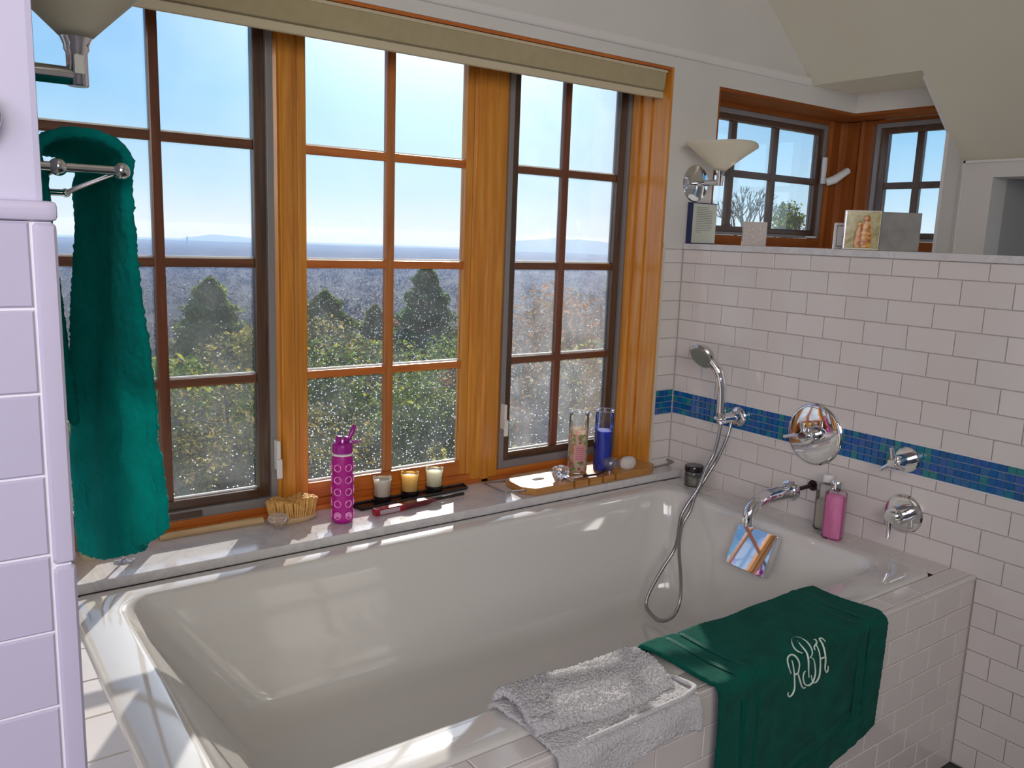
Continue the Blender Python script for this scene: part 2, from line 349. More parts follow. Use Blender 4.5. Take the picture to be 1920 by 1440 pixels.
# window wall
wb = struct_root('wall_back', (-1, 0, ZF))
XL, XR, HEAD = -2.40, -.118, .758
SX0, SX1, SHEAD = .150, 1.18, .722
def wbx(nm, *a, m='paint'): return obj(nm, NB(*a), M[m], wb)
wbx('header', XL, XR, .006, .26, HEAD, 2.3)
wbx('pier', XR, SX0, 0, .26, LT, 2.3); wbx('pier_foot', XR, -.0065, 0, .26, LB, LT); wbx('pier_base', XR, .0065, .0065, .26, ZS-.03, LB, m='grout')
wbx('apron_below_sill', XL, .0065, .0, .26, ZF, ZS-.03)
wbx('left_pier', -3.6, XL, .0, .26, ZF, 2.3)
wbx('upper_panel', SX0, 1.5, 0, .26, SHEAD, 2.3)
wbx('header_face', XL, XR, -.0, .006, HEAD, 2.3)
for (zh, zl, zj, off) in ((LB-.001, ZBT, 0.0, 0), (ZBB, ZS, -.6765, 1)):
    for a, b, k in course_rows(zh, zl, zj, PV): tile(wb, '-y', XR+.012, -.0006, b, a, .0065)
for i in range(nrow):
    for k in range(4): tile(wb, '-y', -.0006-(k+1)*.0262, -.0006-k*.0262, ZBB+i*mh, ZBB+(i+1)*mh, .0065, 'mosaic_tile', .005)
obj('edge_strip', NB(XR, XR+.012, -.002, .0065, ZS, LT), mat('cream_edge', (.62, .56, .47), .5), wb)
# other walls
obj('wall_front', NB(-4.7, .2, -4.7, -4.6, ZF, 2.6), M['paint'], kind='structure')
wlft = struct_root('wall_left', (-3, -1, ZF))
WX, WY = -2.530, -1.575
obj('painted_block', NB(-3.6, WX, WY+.010, 0, .098, 2.3, bev=.006), M['paint_cool_lit'], wlft)
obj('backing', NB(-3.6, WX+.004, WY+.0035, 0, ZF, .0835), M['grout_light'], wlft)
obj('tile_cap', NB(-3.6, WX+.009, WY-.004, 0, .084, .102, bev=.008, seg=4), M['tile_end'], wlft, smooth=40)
PE = .0785
zz = .0838; k = 0
while zz-PE > ZF-.05:
    z0 = max(zz-PE, ZF); x1 = WX-.013; off = 0 if k % 2 else PH/2
    xs = [x1]+[x1-.11-off-i*PH for i in range(6)]
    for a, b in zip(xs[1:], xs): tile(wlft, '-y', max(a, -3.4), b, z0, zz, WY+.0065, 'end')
    zz -= PE; k += 1
zz = .0838
for h in (.326, .45, .45, .4):
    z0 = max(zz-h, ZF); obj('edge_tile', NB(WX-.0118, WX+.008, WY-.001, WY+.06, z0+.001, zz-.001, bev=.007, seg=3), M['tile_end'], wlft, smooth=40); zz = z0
obj('wall_far_left', NB(-4.7, -4.6, -4.7, .2, ZF, 2.6), M['paint'], kind='structure')
# sloping ceiling with the dormer cut
CL = struct_root('ceiling', (0, -2, 1))
sx = lambda z: .774-(z-.805)/.82
SL = [(.774, .805), (sx(2.0), 2.0), (sx(2.0)-.05, 2.0), (sx(2.0)-.05, 2.1), (.86, .86)]
obj('slope_over_window', P([(.774, .805), (sx(2.0), 2.0), (sx(2.0)+.12, 2.0), (.86, .90)], 'y', -.51, 0), M['ceil'], CL)
obj('slope', P([(1.170, .480), (sx(2.0), 2.0), (sx(2.0)+.12, 2.0), (1.30, .480)], 'y', -4.6, -.5101), M['ceil'], CL)
obj('flat', NB(-4.6, sx(2.0)+.1, -4.6, .2, 2.0, 2.1), M['ceil'], CL)
obj('dormer_soffit', NB(.775, 1.5, -.51, 0, .806, .86), M['soffit'], CL)
# nook wall beyond the shelf
nk = struct_root('wall_nook', (1.2, -.5, 0))
obj('side_header', NB(1.13, 1.40, -.50, .26, SHEAD, .806), M['paint'], nk)
obj('cheek', P([(1.035, LT), (1.035, .588), (.80, .781), (.80, .805), (1.17, .805), (1.17, LT)], 'y', -.515, -.500), M['paint'], nk)
NY = -.655
def nkb(*a): obj('panel', NB(*a), M['paint'], nk)
nkb(1.17, 1.30, NY, -.515, LT, .49); nkb(1.17, 1.30, -4.6, NY, .405, .49); nkb(1.17, 1.30, -4.6, -1.5, LT, .405)
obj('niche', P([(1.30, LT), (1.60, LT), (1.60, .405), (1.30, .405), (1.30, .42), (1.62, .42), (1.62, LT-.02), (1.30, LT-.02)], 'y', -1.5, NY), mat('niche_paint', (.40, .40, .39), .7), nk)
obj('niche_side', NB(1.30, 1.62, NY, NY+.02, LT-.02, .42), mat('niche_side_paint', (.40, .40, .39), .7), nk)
obj('corner_bead', NB(1.160, 1.17, -.535, -.527, LT, .478), M['trimw'], nk)
obj('top_bead', NB(1.160, 1.17, -2.5, -.527, .468, .478), M['trimw'], nk)
obj('trim_1', P([(0, .798), (-.010, .800), (-.014, .806), (-.014, .826), (-.010, .834), (0, .838)], 'x', -3.5, .745), M['trimw'], kind='structure')
# marble: window sill and the shelf on top of the tiled wall
obj('trim_2', NB(XL-.2, -.001, -.080, .19, ZS-.030, ZS, bev=.003), M['marble'], kind='structure')
def shelf():
    bm = bmesh.new(); box(bm, -.006, 1.62, -2.6, 0, LB, LT, bev=.002); box(bm, SX0+.001, 1.45, .0, .19, LB, LT); return bm
obj('trim_3', shelf(), M['marble'], kind='structure')

# ------------------------------------------------------------------ window woodwork
tw = struct_root('trim_4', (-1.2, .1, ZS))           # timber lining of the large opening
JR = -.130
obj('jamb', P([(.002, ZS), (.19, ZS), (.19, HEAD), (.002, HEAD)], 'x', JR, XR-.001), M['wood_v'], tw)
obj('jamb_bead', NB(JR-.020, JR, .150, .19, ZS, HEAD, bev=.004), M['wood_v'], tw)
obj('jamb_bead', NB(JR-.008, JR, .095, .150, ZS, HEAD, bev=.003), M['wood_v'], tw)
obj('jamb', NB(XL+.001, XL+.012, .002, .19, ZS, HEAD), M['wood_v'], tw)
obj('head', NB(XL+.012, JR, .002, .26, HEAD-.011, HEAD-.0005), M['wood_h'], tw)
obj('sill_rail', NB(XL+.012, JR, .19, .26, ZS-.02, -.832, bev=.003), M['wood_h'], tw)
obj('sill_bead', NB(XL+.012, JR-.001, .176, .19, ZS, -.853, bev=.003), M['wood_h'], tw)
def post(x0, x1):
    w_ = x1-x0; c = (x0+x1)/2
    pr = [(x0, .25), (x0, .200), (x0+.012, .196), (x0+.016, .186), (c-.020, .184), (c-.014, .176), (c+.014, .176), (c+.020, .184), (x1-.016, .186), (x1-.012, .196), (x1, .200), (x1, .25)]
    obj('mullion', P(pr, 'z', ZS+.0005, HEAD-.012), M['wood_v'], tw)
post(-1.668, -1.590); post(-.918, -.768)
def sash(name, x0, x1, xm, kind, pane):
    """x0..x1 = outer edge of the sash, xm = centre bar; kind 'dark' opens (with insect screen), 'wood' is fixed"""
    s = struct_root(name, ((x0+x1)/2, .22, -.83))
    zb = -.832; zt = HEAD-.012
    if kind == 'dark':
        g = .022
        for nm, a in (('screen_frame', (x0, x0+g, .192, .212, zb, zt)), ('screen_frame', (x1-g, x1, .192, .212, zb, zt)), ('screen_frame', (x0+g, x1-g, .192, .212, zb, zb+.030))):
            obj(nm, NB(*a, bev=.002), M['screen'], s)
        x0 += g; x1 -= g; zb += .030; st, br, vm, hm, mv, mh_ = .036, .030, M['sash_v'], M['sash_h'], M['muntin_v'], M['muntin_h']
        yo = .208
    else:
        st, br, vm, hm, mv, mh_ = .030, .056, M['wood_v'], M['wood_h'], M['muntin_w'], M['wood_h']; yo = .200
    obj('stile', NB(x0, x0+st, yo, yo+.035, zb, zt, bev=.003), vm, s); obj('stile', NB(x1-st, x1, yo, yo+.035, zb, zt, bev=.003), vm, s)
    obj('rail', NB(x0+st, x1-st, yo, yo+.035, zb, zb+br, bev=.003), hm, s); obj('rail', NB(x0+st, x1-st, yo, yo+.035, zt-.04, zt, bev=.003), hm, s)
    a, b = x0+st, x1-st; z0, z1 = zb+br, zt-.04
    bars = [.336, -.029, -.400]
    obj('muntin', NB(xm-.016, xm+.016, yo+.004, yo+.030, z0, z1, bev=.005), mv, s)
    for zc in bars: obj('muntin', NB(a, b, yo+.005, yo+.029, zc-.014, zc+.014, bev=.005), mh_, s)
    zs_ = [z0]+sorted(bars)+[z1]
    for (p, q) in ((a, xm-.016), (xm+.016, b)):
        for i, (c, d) in enumerate(zip(zs_, zs_[1:])):
            obj('pane', NB(p, q, yo+.017, yo+.020, c+(.014 if i else 0), d-(.014 if i < 3 else 0)), M[pane], s)
            obj('bead', NB(p, q, yo+.0205, yo+.026, c+(.014 if i else 0), c+(.014 if i else 0)+.006), M['putty'], s)
    return s
M['muntin_w'] = wood('orange_bar_upright', (.30, .10, .02), (.42, .14, .03), (.5, .2, .04), .3)
w1 = sash('window_1', -2.372, -1.669, -2.013, 'dark', 'pane_l')
w2 = sash('window_2', -1.589, -.919, -1.252, 'wood', 'pane_c')
w3 = sash('window_3', -.767, -.140, -.472, 'dark', 'pane_r')
def latch(s, x, z):
    l = obj('latch', NB(x-.006, x+.006, .160, .190, z-.05, z+.05, bev=.003), M['putty'], s); obj('latch_lever', NB(x-.010, x+.008, .150, .160, z-.075, z-.01, bev=.004), M['putty'], l)
latch(w1, -1.676, -.655); latch(w3, -.762, -.615)
obj('slide_stop', NB(-2.05, -1.92, .186, .192, -.826, -.808), M['sash_h'], w1)
# small corner windows
tn = struct_root('trim_5', (1, .1, LT))
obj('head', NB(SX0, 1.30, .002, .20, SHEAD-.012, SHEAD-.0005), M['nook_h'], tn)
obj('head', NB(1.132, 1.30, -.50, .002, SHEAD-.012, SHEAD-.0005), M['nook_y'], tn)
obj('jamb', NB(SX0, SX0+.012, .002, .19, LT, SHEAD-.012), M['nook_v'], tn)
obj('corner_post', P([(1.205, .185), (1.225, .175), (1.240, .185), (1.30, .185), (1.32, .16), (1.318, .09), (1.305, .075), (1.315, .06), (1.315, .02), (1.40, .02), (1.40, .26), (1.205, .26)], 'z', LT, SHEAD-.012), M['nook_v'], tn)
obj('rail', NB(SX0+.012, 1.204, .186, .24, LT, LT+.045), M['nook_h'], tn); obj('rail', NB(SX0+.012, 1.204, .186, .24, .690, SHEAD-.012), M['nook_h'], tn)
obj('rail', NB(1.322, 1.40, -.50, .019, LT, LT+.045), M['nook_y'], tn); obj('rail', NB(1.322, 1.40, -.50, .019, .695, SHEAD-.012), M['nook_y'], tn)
def small_sash(name, ax, a0, a1, mids, z0, z1, zm, pl):
    s = struct_root(name, ((a0+a1)/2, pl, z0) if ax == 'x' else (pl, (a0+a1)/2, z0))
    def bx(nm, p, q, zz0, zz1, d0, d1, m, bev=.003):
        obj(nm, NB(p, q, pl+d0, pl+d1, zz0, zz1, bev=bev) if ax == 'x' else NB(pl+d0, pl+d1, p, q, zz0, zz1, bev=bev), m, s)
    g = .022
    for a in ((a0, a0+g, z0, z1), (a1-g, a1, z0, z1), (a0+g, a1-g, z1-g, z1), (a0+g, a1-g, z0, z0+g*.6)): bx('screen_frame', *a, 0, .016, M['screen'], .002)
    b0, b1, c0, c1 = a0+g, a1-g, z0+g*.6, z1-g
    st = .040
    for a in ((b0, b0+st, c0, c1), (b1-st, b1, c0, c1)): bx('stile', *a, .010, .040, M['sash_v'])
    for a in ((b0+st, b1-st, c0, c0+.028), (b0+st, b1-st, c1-.028, c1)): bx('rail', *a, .010, .040, M['sash_h'])
    e0, e1, f0, f1 = b0+st, b1-st, c0+.028, c1-.028
    for mm in mids: bx('muntin', mm-.018, mm+.018, f0, f1, .012, .036, M['sash_v'], .004)
    bx('muntin', e0, e1, zm-.016, zm+.016, .013, .035, M['sash_h'], .004)
    ed = [e0]+[v for mm in mids for v in (mm-.018, mm+.018)]+[e1]
    for p, q in zip(ed[::2], ed[1::2]):
        for (u0, u1) in ((f0, zm-.016), (zm+.016, f1)): bx('pane', p, q, u0, u1, .022, .025, M['pane_s'], 0)
    return s
w4 = small_sash('window_4', 'x', .165, 1.203, [.505, .812], LT+.046, .689, .408, .19)
w5 = small_sash('window_5', 'y', -.50, .002, [-.222], LT+.046, .694, .394, 1.325)
obj('crank_base', NB(1.165, 1.185, .166, .184, .40, .53, bev=.004), M['putty'], w4)
obj('crank_arm', T([(1.175, .155, .408), (1.20, .13, .42), (1.28, .11, .470)], [.019, .021, .017], n=12), M['putty'], w4, smooth=40)
obj('sash_clip', NB(1.09, 1.15, .168, .189, LT+.048, LT+.058, bev=.002), M['putty'], w4)

# ------------------------------------------------------------------ tub and its tiled surround
wt = struct_root('wall_tub', (-1.2, YF, ZF))
obj('backing', NB(-2.52, .004, YF+.0065, YF+.05, ZF, ZD-.006), M['grout'], wt)
for a, b, k in course_rows(ZD-.0165, ZF, ZD-.0165, PV):
    x = -.0 if k % 2 else PH/2
    while x > -2.52:
        x0, x1 = max(x-PH, -2.52), min(x, -.0005)
        if x1-x0 > .01: tile(wt, '-y', x0, x1, b, a, YF+.0065)
        x -= PH
# deck: front border, right strip, left strip
dl = struct_root('trim_6', (-2.45, -.6, ZD)); dr = struct_root('trim_7', (-.05, -.6, ZD))
obj('deck_bed', NB(-2.52, -2.345, -1.189, -.081, ZD-.05, ZD-.0065), M['grout'], dl)
obj('deck_bed', NB(-.11, .0, -1.189, -.081, ZD-.05, ZD-.0065), M['grout'], dr); obj('deck_bed', NB(-2.52, .0, YF+.004, -1.2325, ZD-.05, ZD-.0065), M['grout'], wt)
x = -.0005
xs = [-.0005, -.286]
while xs[-1] > -2.52: xs.append(xs[-1]-PH*1.0)
xs[-1] = -2.52
for b, a in zip(xs, xs[1:]): tile(wt, 'z', a, b, YF+.016, -1.232, ZD-.0065)
xs = [-.0005]
while xs[-1] > -2.52: xs.append(xs[-1]-.30)
xs[-1] = -2.52
for b, a in zip(xs, xs[1:]): obj('edge_tile', NB(a+.001, b-.001, YF-.003, YF+.015, ZD-.0155, ZD+.0005, bev=.0065, seg=3), M['tile'], wt, smooth=40)
ys = [-.082, -.30, -.61, -.92, -1.075, -1.231]
for b, a in zip(ys, ys[1:]): tile(dr, 'z', -.098, -.0005, a, b, ZD-.0065)
for i, (b, a) in enumerate(zip([-.082, -.24, -.39, -.55, -.705, -.86, -1.01, -1.17, -1.231], [-.24, -.39, -.55, -.705, -.86, -1.01, -1.17, -1.231])):
    tile(dl, 'z', -2.445, -2.345, a, b, ZD-.0065)
    tile(dl, 'z', -2.520, -2.446, a, b, ZD-.0065)

def rrect(x0, x1, y0, y1, r, z, n=10):
    pts = []
    for cx, cy, a0 in ((x1-r, y1-r, 0), (x0+r, y1-r, PI/2), (x0+r, y0+r, PI), (x1-r, y0+r, 3*PI/2)):
        for k in range(n+1): a = a0+PI/2*k/n; pts.append(Vector((cx+r*math.cos(a), cy+r*math.sin(a), z)))
    return pts
tub = thing('bathtub', 'large white enamel drop-in bathtub below the three tall windows', 'bathtub', (-1.2, -.65, ZF))
def basin():
    bm = bmesh.new(); rings = []
    X0, X1, YA, YB = -2.355, -.099, -1.230, -.084
    def ring(l, rr, f, b, c, z): rings.append([bm.verts.new(p) for p in rrect(X0+l, X1-rr, YA+f, YB-b, c, z)])
    for l, z in ((0, ZD-.010), (0, ZD-.004), (.002, ZD+.001), (.006, ZD+.004), (.012, ZD+.006)): ring(l, l, l, l, .045-l*.5, z)
    for l, z in ((.04, ZD+.0065), (.094, ZD+.0055), (.104, ZD+.002), (.110, ZD-.005), (.114, ZD-.016)): ring(l*1.10, l*.76, l*1.05, l*.82, .04 if l < .05 else .085, z)
    # walls: left backrest slopes most
    for t in (.08, .2, .35, .5, .65, .78, .88):
        z = ZD-.018-(.40)*t
        ring(.130+.26*t, .090+.045*t, .124+.05*t, .100+.05*t, .10+.06*t, z)
    for k in range(1, 7):
        a = PI/2*k/6; q = .09
        ring(.130+.26*.88+q*(1-math.cos(a))+.02*k/6, .090+.04+q*(1-math.cos(a)), .168+q*(1-math.cos(a)), .144+q*(1-math.cos(a)), .155, ZD-.01-.352-.055*math.sin(a))
    ring(.60, .40, .40, .40, .12, ZD-.422)
    for A, B in zip(rings, rings[1:]):
        n = len(A)
        for k in range(n): bm.faces.new((A[k], A[(k+1) % n], B[(k+1) % n], B[k]))
    bm.faces.new(rings[-1])
    return bm
obj('basin', basin(), M['enamel'], tub, smooth=60)
obj('drain', L([(.0, .0), (.035, .0), (.038, .003), (.03, .006), (0, .006)], (-.62, -.66, ZD-.4215)), M['chrome'], tub, smooth=30)
def overflow():
    # square cover standing off the right inner wall, tipped up
    bm = bmesh.new(); box(bm, -.085, .085, -.078, .078, 0, .032, bev=.006, seg=3)
    q = Matrix(((0, 0, 1), (1, 0, 0), (0, 1, 0))).to_4x4()      # local x->y, y->z, z->x
    bm.transform(Matrix.Translation((-.222, -.655, -1.000)) @ Matrix.Rotation(math.radians(24), 4, 'Y') @ Matrix.Scale(-1, 4, (1, 0, 0)) @ q)
    return bm
obj('overflow_cover', overflow(), M['chrome'], tub, smooth=40)

# ------------------------------------------------------------------ fittings on the tiled wall
def disc(bm, x, y, z, r, th=.008, n=64):
    lathe(bm, [(r, 0), (r, th*.5), (r*.985, th*.85), (r*.94, th), (r*.90, th*.86), (r*.30, th*1.15), (0, th*1.15)], (x, y, z), n=n, axis=(-1, 0, 0))
XW = .0003
t = thing('shower_mixer_valve', 'large round chrome mixer plate set over the blue mosaic band', 'tap', (XW, -.700, -.583))
bm = bmesh.new(); lathe(bm, [(.112, 0), (.112, .004), (.108, .008), (.102, .0095), (.07, .0112), (.03, .0122), (0, .0124)], (XW, -.700, -.583), n=96, axis=(-1, 0, 0)); obj('plate', bm, M['chrome'], t, smooth=35)
obj('hub', L([(.030, .014), (.030, .05), (.028, .054), (.018, .055), (.018, .075), (.016, .078), (0, .078)], (XW, -.700, -.583), axis=(-1, 0, 0)), M['chrome'], t, smooth=35)
obj('lever', T([(-.066, -.700, -.583), (-.070, -.655, -.588), (-.072, -.622, -.600)], [.008, .007, .006]), M['chrome'], t, smooth=40)
obj('lever', T([(-.066, -.700, -.583), (-.072, -.692, -.555), (-.075, -.690, -.535)], [.008, .006, .005]), M['chrome'], t, smooth=40)
t = thing('diverter_tap', 'small round chrome tap with three-armed handle on the blue band', 'tap', (XW, -1.050, -.592))
obj('plate', L([(.042, 0), (.042, .004), (.039, .008), (0, .009)], (XW, -1.050, -.592), axis=(-1, 0, 0), n=48), M['chrome'], t, smooth=35)
obj('spindle', L([(.022, .008), (.022, .072), (.019, .076), (.014, .077), (.014, .097), (0, .098)], (XW, -1.050, -.592), axis=(-1, 0, 0)), M['chrome'], t, smooth=35)
for a in (80, 200, 320):
    d = Vector((-.1, math.cos(math.radians(a)), math.sin(math.radians(a))))
    obj('handle_arm', T([Vector((-.086, -1.050, -.592))+d*s for s in (.0, .025, .048)], [.0095, .0075, .006]), M['chrome'], t, smooth=40)
t = thing('volume_tap', 'round chrome tap with a hanging bar lever beside the pink bottle', 'tap', (XW, -1.061, -.775))
obj('plate', L([(.066, 0), (.066, .005), (.061, .011), (.045, .013), (0, .013)], (XW, -1.061, -.775), axis=(-1, 0, 0), n=64), M['chrome'], t, smooth=35)
obj('spindle', L([(.031, .012), (.031, .064), (.028, .068), (.019, .069), (.019, .088), (0, .089)], (XW, -1.061, -.775), axis=(-1, 0, 0)), M['chrome'], t, smooth=35)
obj('lever', T([(-.078, -1.061, -.765), (-.082, -1.061, -.80), (-.084, -1.061, -.845)], [.009, .008, .0075]), M['chrome'], t, smooth=40)
t = thing('tub_spout', 'curved chrome tub spout on a dark pipe with slid-down collar', 'spout', (0, -.712, -.772))
py, pz = -.712, -.772
obj('pipe', T([(.003, py, pz), (-.17, py, pz)], .0075, n=16), M['pipe'], t, smooth=40)
obj('wall_washer', L([(.020, 0), (.018, .004), (0, .005)], (XW, py, pz), axis=(-1, 0, 0)), M['pipe'], t, smooth=40)
obj('collar', L([(.0, .125), (.036, .126), (.037, .136), (.032, .139), (.032, .148), (.029, .151), (.027, .165), (.026, .17), (0, .17)], (0, py, pz), axis=(-1, 0, 0), n=40), M['chrome'], t, smooth=35)
sp = spline([(-.165, py, pz), (-.225, py, pz-.001), (-.285, py, pz-.005), (-.330, py, pz-.020), (-.352, py, pz-.045), (-.358, py, pz-.078)], 6)
st_ = obj('spout_tube', T(sp, [.0265]*6+[.0255]*6+[.0235]*6+[.0215]*(len(sp)-18), n=24), M['chrome'], t, smooth=40)
obj('aerator', L([(.0225, 0), (.0225, .010), (0, .010)], (-.358, py, pz-.086)), M['chrome'], st_, smooth=40)
# hand shower
t = thing('hand_shower', 'chrome hand shower resting in its round wall bracket', 'shower', (XW, -.367, -.60))
obj('bracket_plate', L([(.039, 0), (.039, .012), (.036, .016), (.024, .020), (.024, .042), (0, .044)], (XW, -.360, -.583), axis=(-1, 0, 0), n=40), M['chrome'], t, smooth=35)
obj('cradle', T([(-.03, -.360, -.583), (-.095, -.350, -.585)], [.019, .022], n=20), M['chrome'], t, smooth=40)
obj('cradle_ring', T([(-.095+.019*math.cos(a)*.9, -.342+.019*math.sin(a), -.585+.02*s) for s in (0,) for a in [i*PI/10 for i in range(20)]], .0075, n=10, closed=True), M['chrome'], t, smooth=40)
hd = spline([(-.100, -.352, -.606), (-.100, -.347, -.58), (-.100, -.346, -.53), (-.102, -.342, -.46), (-.108, -.325, -.40), (-.118, -.298, -.365)], 6)
obj('handle', T(hd, [.014]*8+[.0175]*10+[.0185]*5+[.0205]*(len(hd)-23), n=20), M['chrome'], t, smooth=40)
hc = Vector((-.118, -.250, -.351)); ax = Vector((-.83, .0, -.56)).normalized()
hd_ = obj('head', L([(0, -.034), (.018, -.032), (.038, -.023), (.052, -.007), (.056, .004), (.053, .010), (.049, .012), (0, .012)], hc, axis=tuple(ax), n=40), M['steel'], t, smooth=35)
obj('spray_face', L([(0, .0122), (.047, .0122), (.046, .0145), (0, .0155)], hc, axis=tuple(ax), n=40), M['rubber'], hd_, smooth=35)
hose = [(-.100, -.352, -.603), (-.11, -.35, -.675), (-.12, -.343, -.729), (-.15, -.339, -.78), (-.19, -.342, -.851), (-.23, -.328, -.916), (-.26, -.325, -.966), (-.3, -.352, -1.038), (-.33, -.362, -1.08), (-.37, -.351, -1.143), (-.42, -.338, -1.235), (-.44, -.348, -1.281), (-.45, -.401, -1.300), (-.45, -.444, -1.297), (-.44, -.486, -1.261), (-.42, -.493, -1.203), (-.38, -.452, -1.132), (-.32, -.381, -1.055), (-.27, -.345, -.990), (-.235, -.348, -.935), (-.20, -.340, -.876), (-.16, -.343, -.825), (-.13, -.355, -.77), (-.10, -.357, -.728), (-.06, -.356, -.658), (-.042, -.356, -.600)]
bm = bmesh.new(); hp = spline(hose, 14); tube(bm, hp, [.0074 if i % 2 else .0062 for i in range(len(hp))], n=12)
obj('hose', bm, M['hose_metal'], t, smooth=80)

# ------------------------------------------------------------------ blind
t = thing('roller_blind', 'beige roller blind pulled up across the top of the tall windows', 'blind', (-1.25, .05, .64))
pr = [(.018, .742), (.012, .736), (.016, .700), (.020, .672), (.040, .664), (.10, .664), (.10, .744)]
obj('cassette', P(pr, 'x', XL+.014, -.150), M['blind'], t)
obj('bottom_rail', NB(XL+.014, -.148, .022, .040, .640, .666, bev=.006, seg=3), M['blind_rail'], t, smooth=40)
obj('top_rail', NB(XL+.014, -.146, .008, .10, .7355, .7455, bev=.002), M['blind_rail'], t)
obj('end_bracket', P([(.016, .742), (.024, .690), (.045, .668), (.10, .668), (.10, .742)], 'x', -.1498, -.1455), M['wood_v'], t)

# ------------------------------------------------------------------ sconces
def shade_mat():
    m = mat('frosted_glass_shade', (.90, .87, .76), .35); N, K, b = nodes(m)
    tr = N.new('ShaderNodeBsdfTranslucent'); tr.inputs[0].default_value = (.95, .91, .80, 1); x = N.new('ShaderNodeMixShader'); x.inputs[0].default_value = .55
    K.new(b.outputs[0], x.inputs[1]); K.new(tr.outputs[0], x.inputs[2]); K.new(x.outputs[0], N['Material Output'].inputs[0]); return m
M['shade'] = shade_mat()
def sconce(label, wall, nrm, tan, zarm, reach, sc_=1.0, drop=0):
    """wall = point on the wall at arm height, nrm = direction into the room, tan = along the wall"""
    w_ = Vector(wall); n = Vector(nrm); tn_ = Vector(tan)
    t = thing('wall_sconce', label, 'wall lamp', w_+Vector((0, 0, -.08)), None)
    obj('back_plate', L([(.074, 0), (.074, .003), (.071, .007), (.062, .009), (.03, .018), (0, .018)], w_, axis=tuple(n), n=48), M['chrome'], t, smooth=35)
    e = w_+n*reach
    obj('arm', T([w_+n*.012, e], .0120*sc_, n=20), M['chrome'], t, smooth=40)
    el_ = obj('elbow', L([(.0125, -.0125), (.0135, -.011), (.0135, .03), (.016, .034), (.016, .04), (.021, .052), (.024, .064), (0, .064)], e, n=28), M['chrome'], t, smooth=35)
    obj('rocker_switch', NB(e.x-.006, e.x+.006, e.y-.0175, e.y-.012, e.z+.002, e.z+.026, bev=.001), M['putty'], el_)
    b = e+Vector((0, 0, .048))
    bm = bmesh.new(); n_ = 64; rows = []
    H = .108; N_ = 10
    for i in range(N_+1):
        s = i/N_; ring = []
        for k in range(n_):
            a = 2*PI*k/n_; rx = .018+.155*s**1.02; ry = .018+.105*s
            wob = 1+.05*s*math.cos(4*a)
            zt = H*s*(1-.10*s*abs(math.cos(a))**2)
            ring.append(bm.verts.new(b+tn_*(rx*wob*math.cos(a))+n*(ry*wob*math.sin(a))+Vector((0, 0, zt))))
        rows.append(ring)
    for A, B in zip(rows, rows[1:]):
        for k in range(n_): bm.faces.new((A[k], A[(k+1) % n_], B[(k+1) % n_], B[k]))
    o = obj('shade', bm, M['shade'], t, smooth=60); md = o.modifiers.new('thickness', 'SOLIDIFY'); md.thickness = .004
    obj('bulb', L([(.012, 0), (.016, .02), (.030, .06), (.030, .08), (.022, .098), (0, .106)], b+Vector((0, 0, .012)), n=24), mat('frosted_bulb', (.7, .68, .62), .4), t, smooth=60)
    return t
sconce('chrome wall lamp with pale cone shade above the framed text on the shelf', (.043, 0, .325), (0, -1, 0), (1, 0, 0), .325, .130)
sconce('wall lamp with grey-white bowl shade above the hanging teal towel', (WX, -1.135, .276), (1, 0, 0), (0, 1, 0), .276, .103)

# ------------------------------------------------------------------ towel rail and towels
t = thing('towel_rail', 'double chrome towel rail fixed to the end of the tiled wall', 'towel rail', (WX, -1.06, .15))
XI, XO, YN, YR = -2.478, -2.408, -1.285, -.850
for y, z in ((YN, .148), (YR, .130)):
    obj('bracket_arm', T([(WX, y, z), (XO, y, z)], .0056, n=16), M['chrome'], t, smooth=40)
for xx in (XI, XO):
    br_ = obj('bar', T([(xx, YN, .148), (xx, YR, .130)], .0042, n=16), M['chrome'], t, smooth=40)
    obj('end_knob', L([(0, -.010), (.005, -.0092), (.0092, -.005), (.0106, 0), (.0092, .005), (.005, .0092), (0, .010)], (xx, YN, .148), axis=(0, -1, 0), n=24), M['chrome'], br_, smooth=180)
    obj('end_knob', L([(0, -.007), (.005, -.006), (.0075, 0), (.005, .006), (0, .007)], (xx, YR, .130), axis=(0, 1, 0), n=24), M['chrome'], br_, smooth=180)
def cloth(name, grid, mt, parent=None, th=.008, sub=1, disp=0, dscale=120):
    """grid[i][j] of points -> thick soft sheet"""
    bm = bmesh.new(); V = [[bm.verts.new(p) for p in row] for row in grid]
    for i in range(len(V)-1):
        for j in range(len(V[0])-1): bm.faces.new((V[i][j], V[i][j+1], V[i+1][j+1], V[i+1][j]))
    o = obj(name, bm, mt, parent, smooth=0)
    md = o.modifiers.new('thickness', 'SOLIDIFY'); md.thickness = th; md.offset = 0
    if sub: md = o.modifiers.new('soft', 'SUBSURF'); md.levels = sub; md.render_levels = sub
    if disp:
        tx = bpy.data.textures.new(name+'_pile', 'CLOUDS'); tx.noise_scale = 1/dscale; tx.noise_depth = 1
        md = o.modifiers.new('pile', 'DISPLACE'); md.texture = tx; md.strength = disp; md.mid_level = .5; md.texture_coords = 'LOCAL'
    return o
